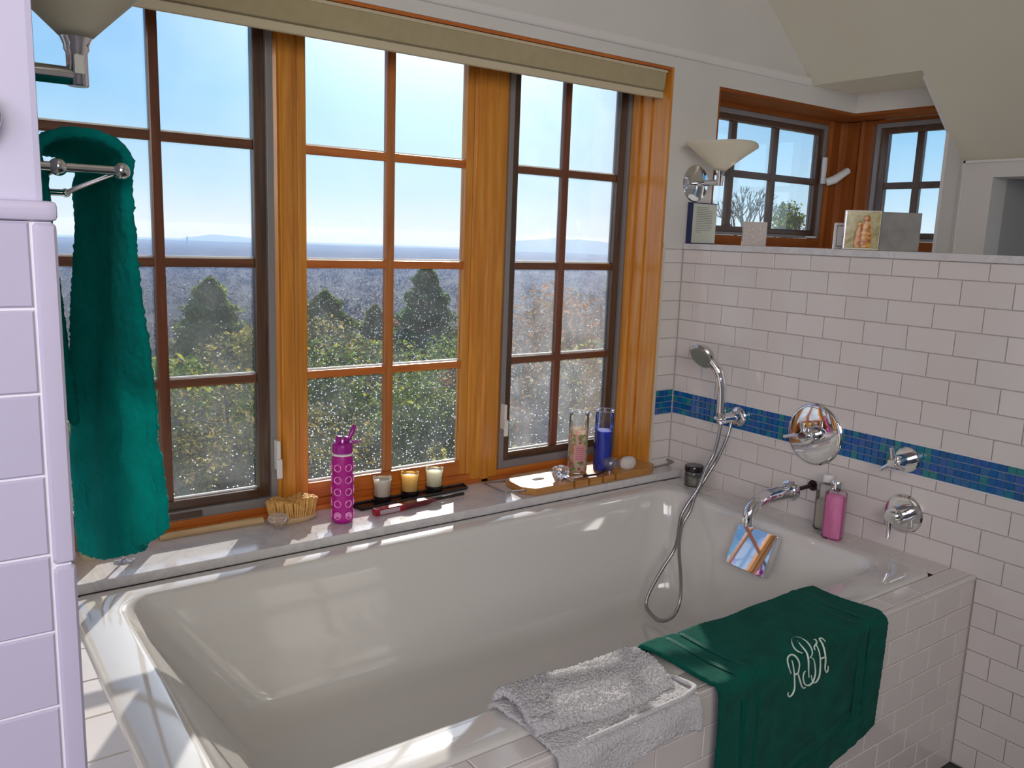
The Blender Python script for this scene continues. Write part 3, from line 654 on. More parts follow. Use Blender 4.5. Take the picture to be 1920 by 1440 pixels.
def towel_a():
    # profile runs: inner sheet bottom -> over both bars -> outer sheet bottom ; q runs from the far end to the near end
    NT, g = 30, []
    for i in range(64):
        s = i/63; row = []
        for j in range(NT):
            q = j/(NT-1)
            if s < .24:                                    # inner sheet
                a = s/.24; z = -.22+(.150+.22)*a; x = XI-.012+.004*math.sin(q*9)*(1-a)+.044*(1-a)**1.2
                y = -.86-.26*q-.13*q*a+.05*(1-a)
            elif s < .44:                                  # over the top
                a = (s-.24)/.20; ang = PI*(1-a)
                cx = (XI+XO)/2; x = cx+.056*math.cos(ang); z = .150+.044*max(0, math.sin(ang))**.8
                y = -.86-.39*q
            else:
                a = (s-.44)/.56
                zbot = -.460+.195*max(0, q-.25)**1.5-.006*math.sin(q*7)
                z = .150+(zbot-.150)*a
                fl = min(1, a*1.3)
                x = XO+.014-.030*fl*(1-q)+.030*a*q+.014*min(1, a*3)*math.sin(q*10+2.2)*(1-.3*a)+.008*math.sin(q*19+a*2.5)*min(1, a*2)
                y = -.86-.39*q-.05*a*(1-q)+.02*a*math.sin(q*6)
                if .70 < a < .77: x -= .006*math.sin((a-.70)/.07*PI)
            row.append((x, y, z))
        g.append(row)
    return g
o = cloth('bath_towel', towel_a(), M['towel_a'], th=.014, sub=2, disp=.007, dscale=150)
tag(o, 'teal green bath towel hanging from the double rail in front of the left window', 'towel')
ht = thing('hand_towel', 'dark green towel with a pale monogram draped over the tub edge', 'towel', (-.9, -1.22, ZD+.02))
TZ = ZD+.018
def towel_b_pt(u, s):
    """u 0..1 along x (left->right), s 0..1 from the inner edge over the rim and down the front"""
    xl = -1.262+.035*min(1, s*2); xr = -.560-.0*s
    top = .235; drop = .30+.135*(1-u)**.8-.02*u
    d = s*(top+drop+.05)
    x = xl+(xr-xl)*u
    if d < .03: y = -1.105-.0; z = TZ-.035+d*1.1; y = -1.100-.012*(d/.03)
    elif d < top: y = -1.112-(d-.03)*1.02; z = TZ+.004*math.sin(u*9+d*20)+.002
    else:
        e = d-top; rr = .022
        if e < rr*PI/2: a = e/rr; y = -1.321-rr*math.sin(a); z = TZ+.002-rr*(1-math.cos(a))
        else: y = -1.343-.004*math.sin(u*6); z = TZ-.020-(e-rr*PI/2)
    return x, y, z
def fold(u, s):
    # stitched bands: two across at the sides and two along the hem
    h = 0
    for c in (.115, .185): h += math.exp(-((u-c)/.012)**2)
    for c in (.825, .885): h += math.exp(-((u-c)/.012)**2)
    for c in (.80, .86): h += math.exp(-((s-c)/.012)**2) if .1 < u < .9 else 0
    return h
g = []
for i in range(90):
    s = i/89; row = []
    for j in range(90):
        u = j/89; x, y, z = towel_b_pt(u, s); h = -.0035*fold(u, s)+.002*math.sin(u*23+s*7)
        if s > .42: y -= h
        else: z += h
        row.append((x, y, z))
    g.append(row)
hc_ = cloth('cloth', g, M['towel_b'], ht, th=.012, sub=1, disp=.003, dscale=180)
def band(u0, u1, s0, s1, n=40):
    g = []
    for i in range(n+1):
        row = []
        for j in range(3):
            u = u0+(u1-u0)*(j/2 if u1-u0 < .1 else i/n); s = s0+(s1-s0)*(i/n if u1-u0 < .1 else j/2)
            x, y, z = towel_b_pt(u, s)
            if s > .42: y -= .0050
            else: z += .0050
            row.append((x, y, z))
        g.append(row)
    return cloth('satin_band', g, M['towel_band'], hc_, th=.0022, sub=1)
for u in (.115, .185): band(u-.012, u+.012, .06, .87 if u > .15 else .97)
for u in (.820, .885): band(u-.012, u+.012, .06, .86)
band(.20, .81, .835, .86); 
MONO = [
 [(-0.989, -1.3535, -0.918), (-1.0003, -1.353, -0.8974), (-0.9969, -1.3454, -0.8842), (-0.9857, -1.3406, -0.8803), (-0.9725, -1.3406, -0.8803), (-0.9647, -1.3474, -0.8864), (-0.9601, -1.3536, -0.8999), (-0.959, -1.3535, -0.916), (-0.962, -1.3535, -0.926), (-0.976, -1.3535, -0.928)],
 [(-0.9838, -1.3488, -0.8882), (-0.981, -1.3535, -0.906), (-0.974, -1.3535, -0.933), (-0.969, -1.3535, -0.962), (-0.975, -1.3535, -0.976), (-0.986, -1.3535, -0.979), (-0.993, -1.3535, -0.973), (-0.992, -1.3535, -0.966)],
 [(-0.976, -1.3535, -0.924), (-0.962, -1.3535, -0.927), (-0.953, -1.3535, -0.942), (-0.942, -1.3535, -0.963), (-0.932, -1.3535, -0.974), (-0.924, -1.3535, -0.974)],
 [(-0.9386, -1.3449, -0.8836), (-0.9481, -1.3386, -0.8791), (-0.9472, -1.3273, -0.8756), (-0.9296, -1.3075, -0.875), (-0.9098, -1.295, -0.875), (-0.897, -1.2963, -0.875), (-0.8909, -1.3087, -0.875), (-0.8951, -1.3293, -0.8759), (-0.9013, -1.3449, -0.8836), (-0.9067, -1.3514, -0.8929), (-0.9186, -1.3532, -0.8983)],
 [(-0.9096, -1.3087, -0.875), (-0.9226, -1.3312, -0.8763), (-0.9237, -1.3469, -0.8858), (-0.9237, -1.354, -0.9036), (-0.918, -1.3535, -0.931), (-0.913, -1.3535, -0.951)],
 [(-0.9142, -1.353, -0.8974), (-0.901, -1.3535, -0.908), (-0.892, -1.3535, -0.929), (-0.888, -1.3535, -0.952), (-0.896, -1.3535, -0.969), (-0.912, -1.3535, -0.973), (-0.928, -1.3535, -0.964), (-0.937, -1.3535, -0.947), (-0.937, -1.3535, -0.934), (-0.931, -1.3535, -0.929)],
 [(-0.8907, -1.3483, -0.8876), (-0.8894, -1.3437, -0.8826), (-0.8794, -1.3406, -0.8803), (-0.8697, -1.3371, -0.8783), (-0.8634, -1.3293, -0.8759), (-0.8673, -1.3273, -0.8756)],
 [(-0.8764, -1.3406, -0.8803), (-0.8786, -1.3514, -0.8929), (-0.873, -1.3535, -0.916), (-0.869, -1.3535, -0.942), (-0.87, -1.3535, -0.962), (-0.881, -1.3535, -0.973), (-0.895, -1.3535, -0.969), (-0.904, -1.3535, -0.949)],
 [(-0.8411, -1.3425, -0.8817), (-0.8408, -1.3355, -0.8776), (-0.8456, -1.3303, -0.8761), (-0.852, -1.333, -0.8768), (-0.8559, -1.3449, -0.8836), (-0.8565, -1.3538, -0.9017), (-0.849, -1.3535, -0.926), (-0.848, -1.3535, -0.945), (-0.841, -1.3535, -0.959), (-0.834, -1.3535, -0.956), (-0.835, -1.3535, -0.944)],
 [(-0.873, -1.3535, -0.914), (-0.854, -1.3535, -0.914)]]
bm = bmesh.new()
for v in MONO:
    pts = spline([(a, b_, c_-.0) for a, b_, c_ in v], 5); n = len(pts)
    tube(bm, pts, [.0012+.0012*math.sin(PI*min(max(i/(n-1), .05), .95)) for i in range(n)], n=6)
obj('monogram', bm, M['thread'], hc_, smooth=60)
wc = thing('washcloth', 'folded white terry washcloth lying on the tub edge beside the green towel', 'washcloth', (-1.5, -1.25, ZD+.02))
def wpt(u, s, lift=0):
    xl = -1.700+.02*s; xr = -1.278-.03*s
    top = .235+.0; x = xl+(xr-xl)*u+.012*math.sin(s*6+u*2)*s
    drop = .075+.035*(1-u)+.02*math.sin(u*7)
    d = s*(top+drop)
    z0 = ZD+.016+lift+.005*noise.noise(Vector((u*5, s*5, 3)))
    if d < top: return (x, -1.108-d*.93-.004*math.sin(u*8), z0-.016*(1-min(1, d/.02)))
    e = d-top; rr = .02
    if e < rr*PI/2: a = e/rr; return (x, -1.108-top*.93-rr*math.sin(a), z0-rr*(1-math.cos(a)))
    return (x, -1.108-top*.93-rr-.012*u*(e/.1)-.006*math.sin(u*12), z0-rr-(e-rr*PI/2))
cloth('lower_layer', [[wpt(j/39, i/39) for j in range(40)] for i in range(40)], M['terry'], wc, th=.010, sub=2, disp=.007, dscale=210)
def fpt(u, s):
    x = -1.690+.385*u+.01*math.sin(s*5); y = -1.112-.165*s-.02*math.sin(u*3)*s
    z = ZD+.032+.006*math.sin(u*5+1)+.010*math.sin(s*PI)+.004*noise.noise(Vector((u*8, s*8, 0)))
    if s > .93: z -= .012*(s-.93)/.07
    if s < .06: z -= .022*(1-s/.06)
    return (x, y, z)
cloth('upper_fold', [[fpt(j/39, i/29) for j in range(40)] for i in range(30)], M['terry'], wc, th=.016, sub=2, disp=.013, dscale=210)
hem = spline([(-1.345, -1.335, ZD+.026), (-1.30, -1.325, ZD+.028), (-1.285, -1.30, ZD+.022), (-1.29, -1.25, ZD+.018)], 8)
hem2 = spline([(-1.62, -1.336, ZD+.022), (-1.52, -1.338, ZD+.025), (-1.42, -1.336, ZD+.026), (-1.345, -1.335, ZD+.026)], 8)
obj('hem', T(hem2+hem[1:], .006, n=10), M['terry'], wc, smooth=60)

# ------------------------------------------------------------------ things on the sill
S = ZS+.0003
# water bottle
bx, by = -1.508, .036
M['purple'] = mat('magenta_silicone', (.50, .004, .30), .35, 0, Transmission_Weight=.15)
M['purple_cap'] = mat('magenta_plastic', (.34, .01, .27), .22)
M['pinkglass'] = mat('pink_tinted_glass', (.80, .25, .62), .06, Specular_IOR_Level=.8)
t = thing('water_bottle', 'magenta water bottle with round windows in its sleeve', 'bottle', (bx, by, S))
def bottle_r(h): return .0345+.0014*math.sin(h*105)
pf = [(0, 0), (.030, 0), (.0345, .004)]+[(bottle_r(h/100), h/100) for h in np.arange(1, 21.6, .6)]+[(.033, .222), (.031, .230)]
obj('sleeve', L(pf, (bx, by, S), n=64, cap1=False), M['purple'], t, smooth=50)
obj('neck_ring', L([(.031, .228), (.0345, .229), (.0350, .234), (.031, .236), (.0, .236)], (bx, by, S), n=64), mat('clear_white_ring', (.85, .8, .86), .1), t, smooth=40)
cp_ = obj('cap', L([(.031, .236), (.0335, .238), (.0335, .262), (.031, .268), (.024, .272), (0, .273)], (bx, by, S), n=48), M['purple_cap'], t, smooth=40)
obj('hinge_lug', NB(bx-.022, bx-.008, by-.012, by+.006, S+.268, S+.294, bev=.003), M['purple_cap'], cp_)
obj('hinge_lug', NB(bx+.004, bx+.016, by-.014, by+.004, S+.268, S+.290, bev=.003), M['purple_cap'], cp_)
obj('flip_lid', T([(bx+.018, by, S+.272), (bx+.034, by, S+.300), (bx+.044, by+.004, S+.322)], [.006, .009, .006], n=10), M['purple_cap'], cp_, smooth=40)
obj('carry_loop', T(spline([(bx+.020, by-.02, S+.268), (bx+.050, by-.014, S+.270), (bx+.060, by, S+.268), (bx+.050, by+.014, S+.264), (bx+.020, by+.02, S+.262)], 6), .003, n=8), M['purple_cap'], cp_, smooth=40)
for i in range(5):
    for k in range(6):
        a = 2*PI*k/6-.45*PI; h = .028+i*.0405; d = Vector((math.cos(a), math.sin(a), 0)); c = Vector((bx, by, S+h))+d*.0338
        o = obj('sleeve_window', L([(.0130, 0), (.0132, .0026), (.0118, .0036), (.0098, .0024), (.0092, .0012)]+([(0, .0014)] if i == 0 else []), c, axis=tuple(d), n=24, cap0=False, cap1=False), M['pinkglass'], t, smooth=40)
# candle tray and votives
def q4(pts, z0, z1): return P(pts, 'z', z0, z1)
TR = thing('candle_tray', 'long black tray under three votive candles', 'tray', (-1.17, .13, S))
M['black'] = mat('black_lacquer', (.012, .009, .010), .12)
tb_ = obj('base', q4([(-1.425, .158), (-1.41, .095), (-.955, .128), (-.945, .174)], S, S+.006), M['black'], TR)
for (a, b) in (((-1.425, .158), (-1.41, .095)), ((-1.41, .095), (-.955, .128)), ((-.955, .128), (-.945, .174)), ((-.945, .174), (-1.425, .158))):
    obj('rim', T([(a[0], a[1], S+.008), (b[0], b[1], S+.008)], .004, n=8), M['black'], tb_)
M['wax_w'] = mat('ivory_wax', (.88, .85, .74), .45, Subsurface_Weight=.0)
M['wax_y'] = mat('honey_wax', (.95, .74, .34), .45)
M['wax_c'] = mat('cream_wax', (.92, .90, .76), .45)
def glow(m, col, f=.45):
    N, K, b = nodes(m); tr = N.new('ShaderNodeBsdfTranslucent'); tr.inputs[0].default_value = (*col, 1); x = N.new('ShaderNodeMixShader'); x.inputs[0].default_value = f
    K.new(b.outputs[0], x.inputs[1]); K.new(tr.outputs[0], x.inputs[2]); K.new(x.outputs[0], N['Material Output'].inputs[0])
glow(M['wax_w'], (.95, .92, .82), .6); glow(M['wax_y'], (1, .80, .38), .7); glow(M['wax_c'], (1, .98, .84), .7)
for (cx, cy, wx, lb) in ((-1.305, .145, 'wax_w', 'ivory votive candle, nearest the magenta bottle'), (-1.190, .152, 'wax_y', 'honey yellow votive candle in the middle of the black tray'), (-1.082, .160, 'wax_c', 'cream votive candle at the far end of the black tray')):
    z = S+.0062; v = thing('votive_candle', lb, 'candle', (cx, cy, z), 'votive candles on the tray')
    obj('foot', L([(0, 0), (.031, 0), (.032, .002), (.032, .020), (.029, .022), (0, .022)], (cx, cy, z), n=32), M['black'], v, smooth=40)
    obj('wax', L([(0, .022), (.029, .022), (.0275, .030), (.029, .060), (.033, .082), (.031, .084), (.029, .078), (0, .076)], (cx, cy, z), n=40), M[wx], v, smooth=50)
    obj('glass', L([(.030, .020), (.0295, .030), (.0305, .060), (.0345, .088)], (cx, cy, z), n=40, cap0=False, cap1=False), M['clear'], v, smooth=60)
# lighter
t = thing('utility_lighter', 'red utility lighter with long dark nozzle and white sticker on the sill', 'lighter', (-1.25, .03, S))
def ang(bm, c, a): return rotz(bm, a, c)
LA = .06; lc = (-1.39, .030, S)
lb_ = obj('body', ang(NB(-1.395, -1.275, .018, .046, S, S+.024, bev=.005), lc, LA), mat('red_plastic', (.30, .008, .018), .2), t, smooth=40)
obj('grip', ang(P([(-1.275, S+.002), (-1.235, S+.004), (-1.19, S+.004), (-1.155, S+.010), (-1.13, S+.012), (-1.155, S+.022), (-1.20, S+.024), (-1.275, S+.024)], 'y', .020, .044), lc, LA), mat('dark_red_plastic', (.12, .01, .015), .2), t)
obj('nozzle', ang(T([(-1.14, .032, S+.014), (-1.015, .036, S+.012)], .0062, n=14), lc, LA), M['black'], t, smooth=40)
obj('sticker', ang(NB(-1.378, -1.300, .0168, .0182, S+.004, S+.019), lc, LA), mat('sticker_paper', (.45, .36, .42), .5), lb_)
# bath brush
M['lightwood'] = wood('pale_beech', (.50, .33, .17), (.60, .42, .23), (.68, .50, .30), .5, (3, 30, 30))
M['bristle'] = tinted('tan_bristle', [(.3, (.55, .28, .07)), (.7, (.78, .48, .16))], 90, rough=.8, bs=.5)
t = thing('bath_brush', 'bath brush with tan bristles and long pale wooden handle', 'brush', (-1.63, .125, S))
obj('handle', T(spline([(-2.06, .150, S+.009), (-1.85, .148, S+.010), (-1.74, .142, S+.011)], 6), [.011]*6+[.012]*7, n=14), M['lightwood'], t, smooth=50)
bh_ = obj('head', L([(0, 0), (.070, 0), (.082, .006), (.084, .012), (.080, .020), (0, .022)], (-1.648, .120, S), n=40, sy=.46), M['lightwood'], t, smooth=40)
bm = bmesh.new()
for i in range(22):
    for j in range(10):
        x = -1.648-.072+.144*i/21; y = .120-.032+.064*j/9
        if ((x+1.648)/.076)**2+((y-.120)/.036)**2 > 1: continue
        lx, ly = R.uniform(-.006, .006)+(x+1.648)*.12, R.uniform(-.003, .003); h = .056+R.uniform(-.003, .003)+.006*math.sin(i*.5)
        tube(bm, [(x, y, S+.020), (x+lx*.5, y+ly*.5, S+.042), (x+lx, y+ly, S+.020+h)], [.0030, .0036, .0058], n=6)
o = obj('bristles', bm, M['bristle'], bh_, smooth=60, kind='stuff')
# crystal knobs
def knob(label, cx, cy, z, r, h, group='cut crystal knobs on the sill'):
    t = thing('crystal_knob', label, 'crystal knob', (cx, cy, z), group)
    bm = bmesh.new(); n = 14; rings = []
    for i, (rr, hh) in enumerate([(.30, 0), (.34, .16), (.62, .30), (.92, .46), (1, .62), (.92, .80), (.70, .94), (.3, 1)]):
        rings.append([bm.verts.new((cx+r*rr*math.cos(2*PI*(k+.5*(i % 2))/n), cy+r*rr*math.sin(2*PI*(k+.5*(i % 2))/n), z+h*hh)) for k in range(n)])
    bm.faces.new(rings[0][::-1]); bm.faces.new(rings[-1])
    for i, (A, B) in enumerate(zip(rings, rings[1:])):
        for k in range(n):
            if i % 2 == 0: bm.faces.new((A[k], A[(k+1) % n], B[k])); bm.faces.new((A[(k+1) % n], B[(k+1) % n], B[k]))
            else: bm.faces.new((A[k], A[(k+1) % n], B[(k+1) % n])); bm.faces.new((A[k], B[(k+1) % n], B[k]))
    obj('cut_body', bm, M['crystal'], t); obj('collar', L([(r*.36, 0), (r*.36, h*.10), (0, h*.10)], (cx, cy, z), n=20), M['steel'], t)
    return t
knob('faceted crystal knob in front of the bath brush', -1.716, .068, S, .034, .052)
# bath caddy
t = thing('bath_caddy', 'wooden bath caddy board with notched front and wire end loops', 'bath caddy', (-.45, .0, S))
M['caddy'] = wood('oiled_teak', (.34, .14, .03), (.46, .21, .05), (.56, .29, .08), .4, (2.5, 25, 25))
BT = S+.028
fr = [(-.775, .115), (-.800, -.010), (-.775, -.062)]
nx = -.775
for a in (-.585, -.515, -.450, -.385): pass
poly = [(-.800, .090), (-.810, -.020), (-.775, -.066)]
for c in (-.588, -.512, -.440, -.372): poly += [(c-.006, -.068), (c-.006, -.040), (c+.006, -.040), (c+.006, -.068)]
poly += [(-.170, -.066), (-.120, -.030), (-.130, .090), (-.17, .125), (-.74, .125)]
bd_ = obj('board', q4(poly, S+.001, BT), M['caddy'], t)
for (a, b, c, d, y0, y1) in ((-.80, -.900, 0, 0, -.040, .100), (-.126, -.010, 0, 0, -.045, .095)):
    g_ = (b-a)/abs(b-a)*.012
    pts = [(a, y0, S+.018), (b-g_, y0, S+.024), (b-g_*.3, y0+.004, S+.0245), (b, y0+.014, S+.025), (b, y1-.014, S+.025), (b-g_*.3, y1-.004, S+.0245), (b-g_, y1, S+.024), (a, y1, S+.018)]
    obj('wire_loop', T(pts, .0038, n=10), M['wire'], t, smooth=50)
for px_ in (-.700, -.690): pass
obj('finger_hole', L([(.024, 0), (.024, .0006), (0, .0006)], (-.69, .03, BT), n=24, sx=1.2, sy=.6), mat('dark_slot', (.05, .02, .01), .8), bd_)
# prayer-style glass candles
M['blue_wax'] = mat('cobalt_wax', (.008, .035, .40), .35, Specular_IOR_Level=.1)
def floral():
    m = mat('floral_paper', (.6, .5, .4), .35); N, K, b = nodes(m); v = coords(m)
    vo = N.new('ShaderNodeTexVoronoi'); vo.inputs['Scale'].default_value = 95; K.new(v, vo.inputs['Vector'])
    sp_ = N.new('ShaderNodeSeparateColor'); K.new(vo.outputs['Color'], sp_.inputs[0])
    r = N.new('ShaderNodeValToRGB'); r.color_ramp.interpolation = 'CONSTANT'; e = r.color_ramp.elements
    cs = [(.60, .50, .40), (.50, .08, .08), (.62, .52, .42), (.18, .30, .10), (.58, .42, .34), (.62, .28, .14), (.64, .55, .46), (.34, .42, .2)]
    while len(e) < len(cs): e.new(.5)
    for i, c in enumerate(cs): e[i].position = i/len(cs); e[i].color = (*c, 1)
    K.new(sp_.outputs[0], r.inputs[0]); K.new(r.outputs[0], b.inputs['Base Color']); glow(m, (.6, .45, .36), .3); return m
M['floral'] = floral()
def jar_candle(name, label, cx, cy, body, bh):
    z = BT+.0004; t = thing(name, label, 'candle', (cx, cy, z), None); r = .0385
    obj('wax', L([(0, .003), (r-.003, .003), (r-.003, bh), (0, bh)], (cx, cy, z), n=40), body, t, smooth=40)
    obj('glass', L([(r-.008, 0), (r-.001, .002), (r, .012), (r, .225), (r-.002, .236), (r+.001, .242), (r+.002, .247), (r, .250), (r-.0025, .247)], (cx, cy, z), n=48, cap1=False), M['clear'], t, smooth=50)
    obj('glass_rim', T([(cx+(r+.0005)*math.cos(a), cy+(r+.0005)*math.sin(a), z+.248) for a in [2*PI*i/32 for i in range(32)]], .0022, n=8, closed=True), M['crystal'], t, smooth=60)
    return t, z, r
t, z, r = jar_candle('blue_candle', 'tall clear glass jar candle filled with blue wax', -.375, .012, M['blue_wax'], .165)
t, z, r = jar_candle('floral_candle', 'tall glass candle wrapped in cream paper with small red flowers', -.492, .034, M['wax_c'], .165)
obj('paper_wrap', L([(r+.0006, .006), (r+.0006, .180)], (-.492, .034, z), n=40, cap0=False, cap1=False), M['floral'], t, smooth=60)
bm = bmesh.new()
for i in range(12):
    for k in range(2):
        a0, a1 = -PI*.82+k*0, -PI*.42
        pass
arc = [(-.492+(r+.0012)*math.cos(a), .034+(r+.0012)*math.sin(a)) for a in [(-PI*.86+PI*.42*i/10) for i in range(11)]]
for (x0, y0), (x1, y1) in zip(arc, arc[1:]):
    vs = [bm.verts.new((x0, y0, z+.055)), bm.verts.new((x1, y1, z+.055)), bm.verts.new((x1, y1, z+.120)), bm.verts.new((x0, y0, z+.120))]; bm.faces.new(vs)
pl_ = obj('pink_label', bm, mat('pink_label', (.62, .30, .28), .5), t)
bm = bmesh.new()
for q in range(6):
    for (x0, y0), (x1, y1) in list(zip(arc, arc[1:]))[2:8]:
        n_ = Vector((x0+.492, y0-.034, 0)).normalized()*.0006
        zz0 = z+.062+q*.009; bm.faces.new([bm.verts.new((x0+n_.x, y0+n_.y, zz0)), bm.verts.new((x1+n_.x, y1+n_.y, zz0)), bm.verts.new((x1+n_.x, y1+n_.y, zz0+.003)), bm.verts.new((x0+n_.x, y0+n_.y, zz0+.003))])
obj('label_print', bm, mat('magenta_print', (.42, .10, .22), .5), pl_)
knob('crystal knob standing before the floral candle on the caddy', -.620, -.020, BT+.0004, .037, .056)
knob('tilted crystal knob before the blue candle, beside the soap', -.372, -.030, BT+.0004, .036, .060)
t = thing('razor', 'dark-handled metal razor lying between the crystal knobs', 'razor', (-.50, -.045, BT))
obj('handle', T(spline([(-.530, -.045, BT+.008), (-.47, -.052, BT+.008), (-.42, -.050, BT+.013), (-.408, -.040, BT+.020)], 6), [.0042]*10+[.005]*9, n=12), M['pipe'], t, smooth=50)
obj('shaft', T([(-.59, -.040, BT+.007), (-.530, -.045, BT+.008)], .006, n=12), M['chrome'], t, smooth=50)
obj('blade_head', NB(-.606, -.588, -.062, -.018, BT+.0005, BT+.010, bev=.002), M['chrome'], t)
t = obj('pumice_stone', L([(0, 0), (.034, 0), (.040, .008), (.042, .020), (.038, .034), (.026, .044), (0, .047)], (-.262, -.020, BT+.0004), n=24, sx=1.0, sy=.55), tinted('white_pumice', [(.3, (.60, .56, .52)), (.7, (.70, .66, .62))], 60, rough=.8, bs=.3), smooth=60)
tag(t, 'rounded white pumice stone at the right end of the caddy', 'stone')
t = thing('cosmetic_jar', 'clear jar with a black screw lid in the tiled corner', 'jar', (-.012, -.190, ZD))
jx, jy, jz = -.055, -.190, ZD+.012
jx = -.048; jz = ZD+.0005
obj('contents', L([(0, .003), (.033, .003), (.034, .040), (0, .041)], (jx, jy, jz), n=32), tinted('mossy_salts', [(.35, (.10, .10, .07)), (.65, (.34, .35, .26))], 60, rough=.6), t, smooth=40)
obj('glass', L([(.034, 0), (.0365, .003), (.0365, .056), (.033, .062)], (jx, jy, jz), n=40, cap1=False), M['clear'], t, smooth=50)
obj('lid', L([(.036, .060), (.038, .062), (.038, .082), (.036, .085), (0, .085)], (jx, jy, jz), n=40), M['black'], t, smooth=35)
# candle jar and stem behind the towel
t = thing('jar_candle', 'pale candle in a glass jar half hidden behind the teal towel', 'candle', (-2.245, .125, S))
obj('wax', L([(0, .002), (.036, .002), (.036, .10), (0, .101)], (-2.245, .125, S), n=32), M['wax_c'], t, smooth=40)
obj('glass', L([(.036, 0), (.039, .004), (.039, .165), (.037, .170)], (-2.245, .125, S), n=40, cap1=False), M['clear'], t, smooth=50)
t = thing('small_goblet', 'small clear stemmed glass just below the teal towel hem', 'glass', (-2.185, .030, S))
obj('foot', L([(0, 0), (.026, 0), (.026, .002), (.006, .006), (.004, .012)], (-2.185, .030, S), n=32, cap1=False), M['crystal'], t, smooth=50)
obj('stem', L([(.004, .011), (.0035, .055), (.006, .062)], (-2.185, .030, S), n=16), M['crystal'], t, smooth=50)
obj('bowl', L([(.004, .060), (.020, .072), (.027, .095), (.025, .125)], (-2.185, .030, S), n=32, cap1=False), M['clear'], t, smooth=50)

# ------------------------------------------------------------------ bottles on the tub deck
def rbox(cx, cy, z, wx, wy, h, r, sh=.02):
    bm = bmesh.new(); rings = []
    for (f, hh) in ((.86, 0), (.97, .003), (1, .010), (1, h-.010), (.96, h-.004), (.80, h), (.40, h+.004)):
        rings.append([bm.verts.new(p) for p in rrect(cx-wx*f/2, cx+wx*f/2, cy-wy*f/2, cy+wy*f/2, r*f, z+hh, 4)])
    for A, B in zip(rings, rings[1:]):
        n = len(A)
        for k in range(n): bm.faces.new((A[k], A[(k+1) % n], B[(k+1) % n], B[k]))
    bm.faces.new(rings[0][::-1]); bm.faces.new(rings[-1]); return bm
M['pink_liquid'] = mat('pink_bath_gel', (1, .36, .68), .10, Transmission_Weight=.1, IOR=1.35)
glow(M['pink_liquid'], (1, .42, .75), .4)
DZ = ZD+.0068
def gel(label, cx, cy, rot, liq, lh, h, cap, cw):
    t = thing('gel_bottle', label, 'bottle', (cx, cy, DZ)); c = (cx, cy, DZ)
    obj('liquid', rotz(rbox(cx, cy, DZ+.005, .044, .058, lh, .010), rot, c), liq, t, smooth=40)
    obj('glass', rotz(rbox(cx, cy, DZ, .050, .066, h, .012), rot, c), M['clear'], t, smooth=40)
    obj('neck', L([(.010, h), (.010, h+.014)], c, n=20), M['clear'], t, smooth=40)
    obj('cap', L([(cw, h+.010), (cw, h+.032), (cw*.92, h+.036), (0, h+.036)], c, n=32), cap, t, smooth=35)
    return t
gel('pink bath gel bottle with chrome cap standing on the tub edge', -.118, -.883, .25, M['pink_liquid'], .148, .168, M['chrome'], .021)
gel('clear bottle with white cap standing behind the pink bottle', -.062, -.812, .25, mat('milky_oil', (.75, .72, .60), .2, Transmission_Weight=.5), .105, .165, M['putty'], .019)

# ------------------------------------------------------------------ things on the marble shelf
Z8 = LT+.0004
t = thing('framed_text', 'framed sheet of small print in a navy frame below the chrome lamp', 'picture', (.06, -.06, Z8))
a = -.0; c = (.05, -.06, Z8)
obj('frame', NB(-.072+.078, .150, -.066, -.040, Z8, Z8+.160, bev=.002), mat('navy_frame', (.015, .02, .09), .35), t) if False else None
def fr_(): return None
fx0, fx1 = .008, .168
obj('frame', NB(fx0-.0, fx1, -.020, -.002, Z8, Z8+.168, bev=.0015), mat('navy_frame', (.012, .018, .085), .35), t)
sh_ = obj('sheet', NB(fx0+.014, fx1-.003, -.0212, -.0203, Z8+.004, Z8+.164), mat('printed_sheet', (.52, .54, .47), .5), t)
bm = bmesh.new()
for q in range(15):
    zz = Z8+.148-q*.0072; x0 = fx0+.034; x1 = fx0+.034+(.075 if q < 2 else R.uniform(.088, .106))
    if q >= 14: x1 = x0+.035
    box(bm, x0, x1, -.0216, -.0211, zz, zz+.0022)
obj('print_line', bm, mat('grey_print', (.20, .21, .19), .6), sh_, kind='stuff')
t = thing('carved_tile', 'small square tile with a pale sparkling flower relief', 'ornament', (.08, -.31, Z8))
ca = math.radians(-38); c = (.060, -.308, Z8)
obj('block', rotz(NB(.060-.046, .060+.046, -.317, -.299, Z8, Z8+.092, bev=.003), ca, c), mat('stone_block', (.47, .42, .40), .5), t)
bm = bmesh.new()
for q in range(46):
    rr = .036*math.sqrt(R.random()); aa = q*2.4; x = .060+rr*math.cos(aa); z = Z8+.048+rr*math.sin(aa)
    tube(bm, [(x, -.3165, z), (x+.007*math.cos(aa+.6), -.3188, z+.007*math.sin(aa+.6))], [.0018, .0011], n=6)
obj('flower_relief', rotz(bm, ca, c), mat('pearl_relief', (.72, .68, .62), .15), t, smooth=50)
t = thing('trinket_dish', 'small white dish with black outline and dark dots leaning in the corner', 'ornament', (.15, -.66, Z8))
ca2 = math.radians(-40); c = (.16, -.655, Z8)
dp_ = obj('plate', rotz(NB(.10, .235, -.665, -.655, Z8, Z8+.094, bev=.006, seg=3), ca2, c), mat('white_ceramic', (.80, .78, .77), .25), t)
bm = bmesh.new()
tube(bm, [(.110, -.6665, Z8+.010), (.225, -.6665, Z8+.010), (.226, -.6665, Z8+.084), (.109, -.6665, Z8+.083)], .0014, n=6, closed=True)
lathe(bm, [(.0035, 0), (0, .001)], (.133, -.6655, Z8+.044), axis=(0, -1, 0)); lathe(bm, [(.017, 0), (0, .0016)], (.175, -.6655, Z8+.058), axis=(0, -1, 0)); lathe(bm, [(.015, 0), (0, .0016)], (.184, -.6655, Z8+.036), axis=(0, -1, 0))
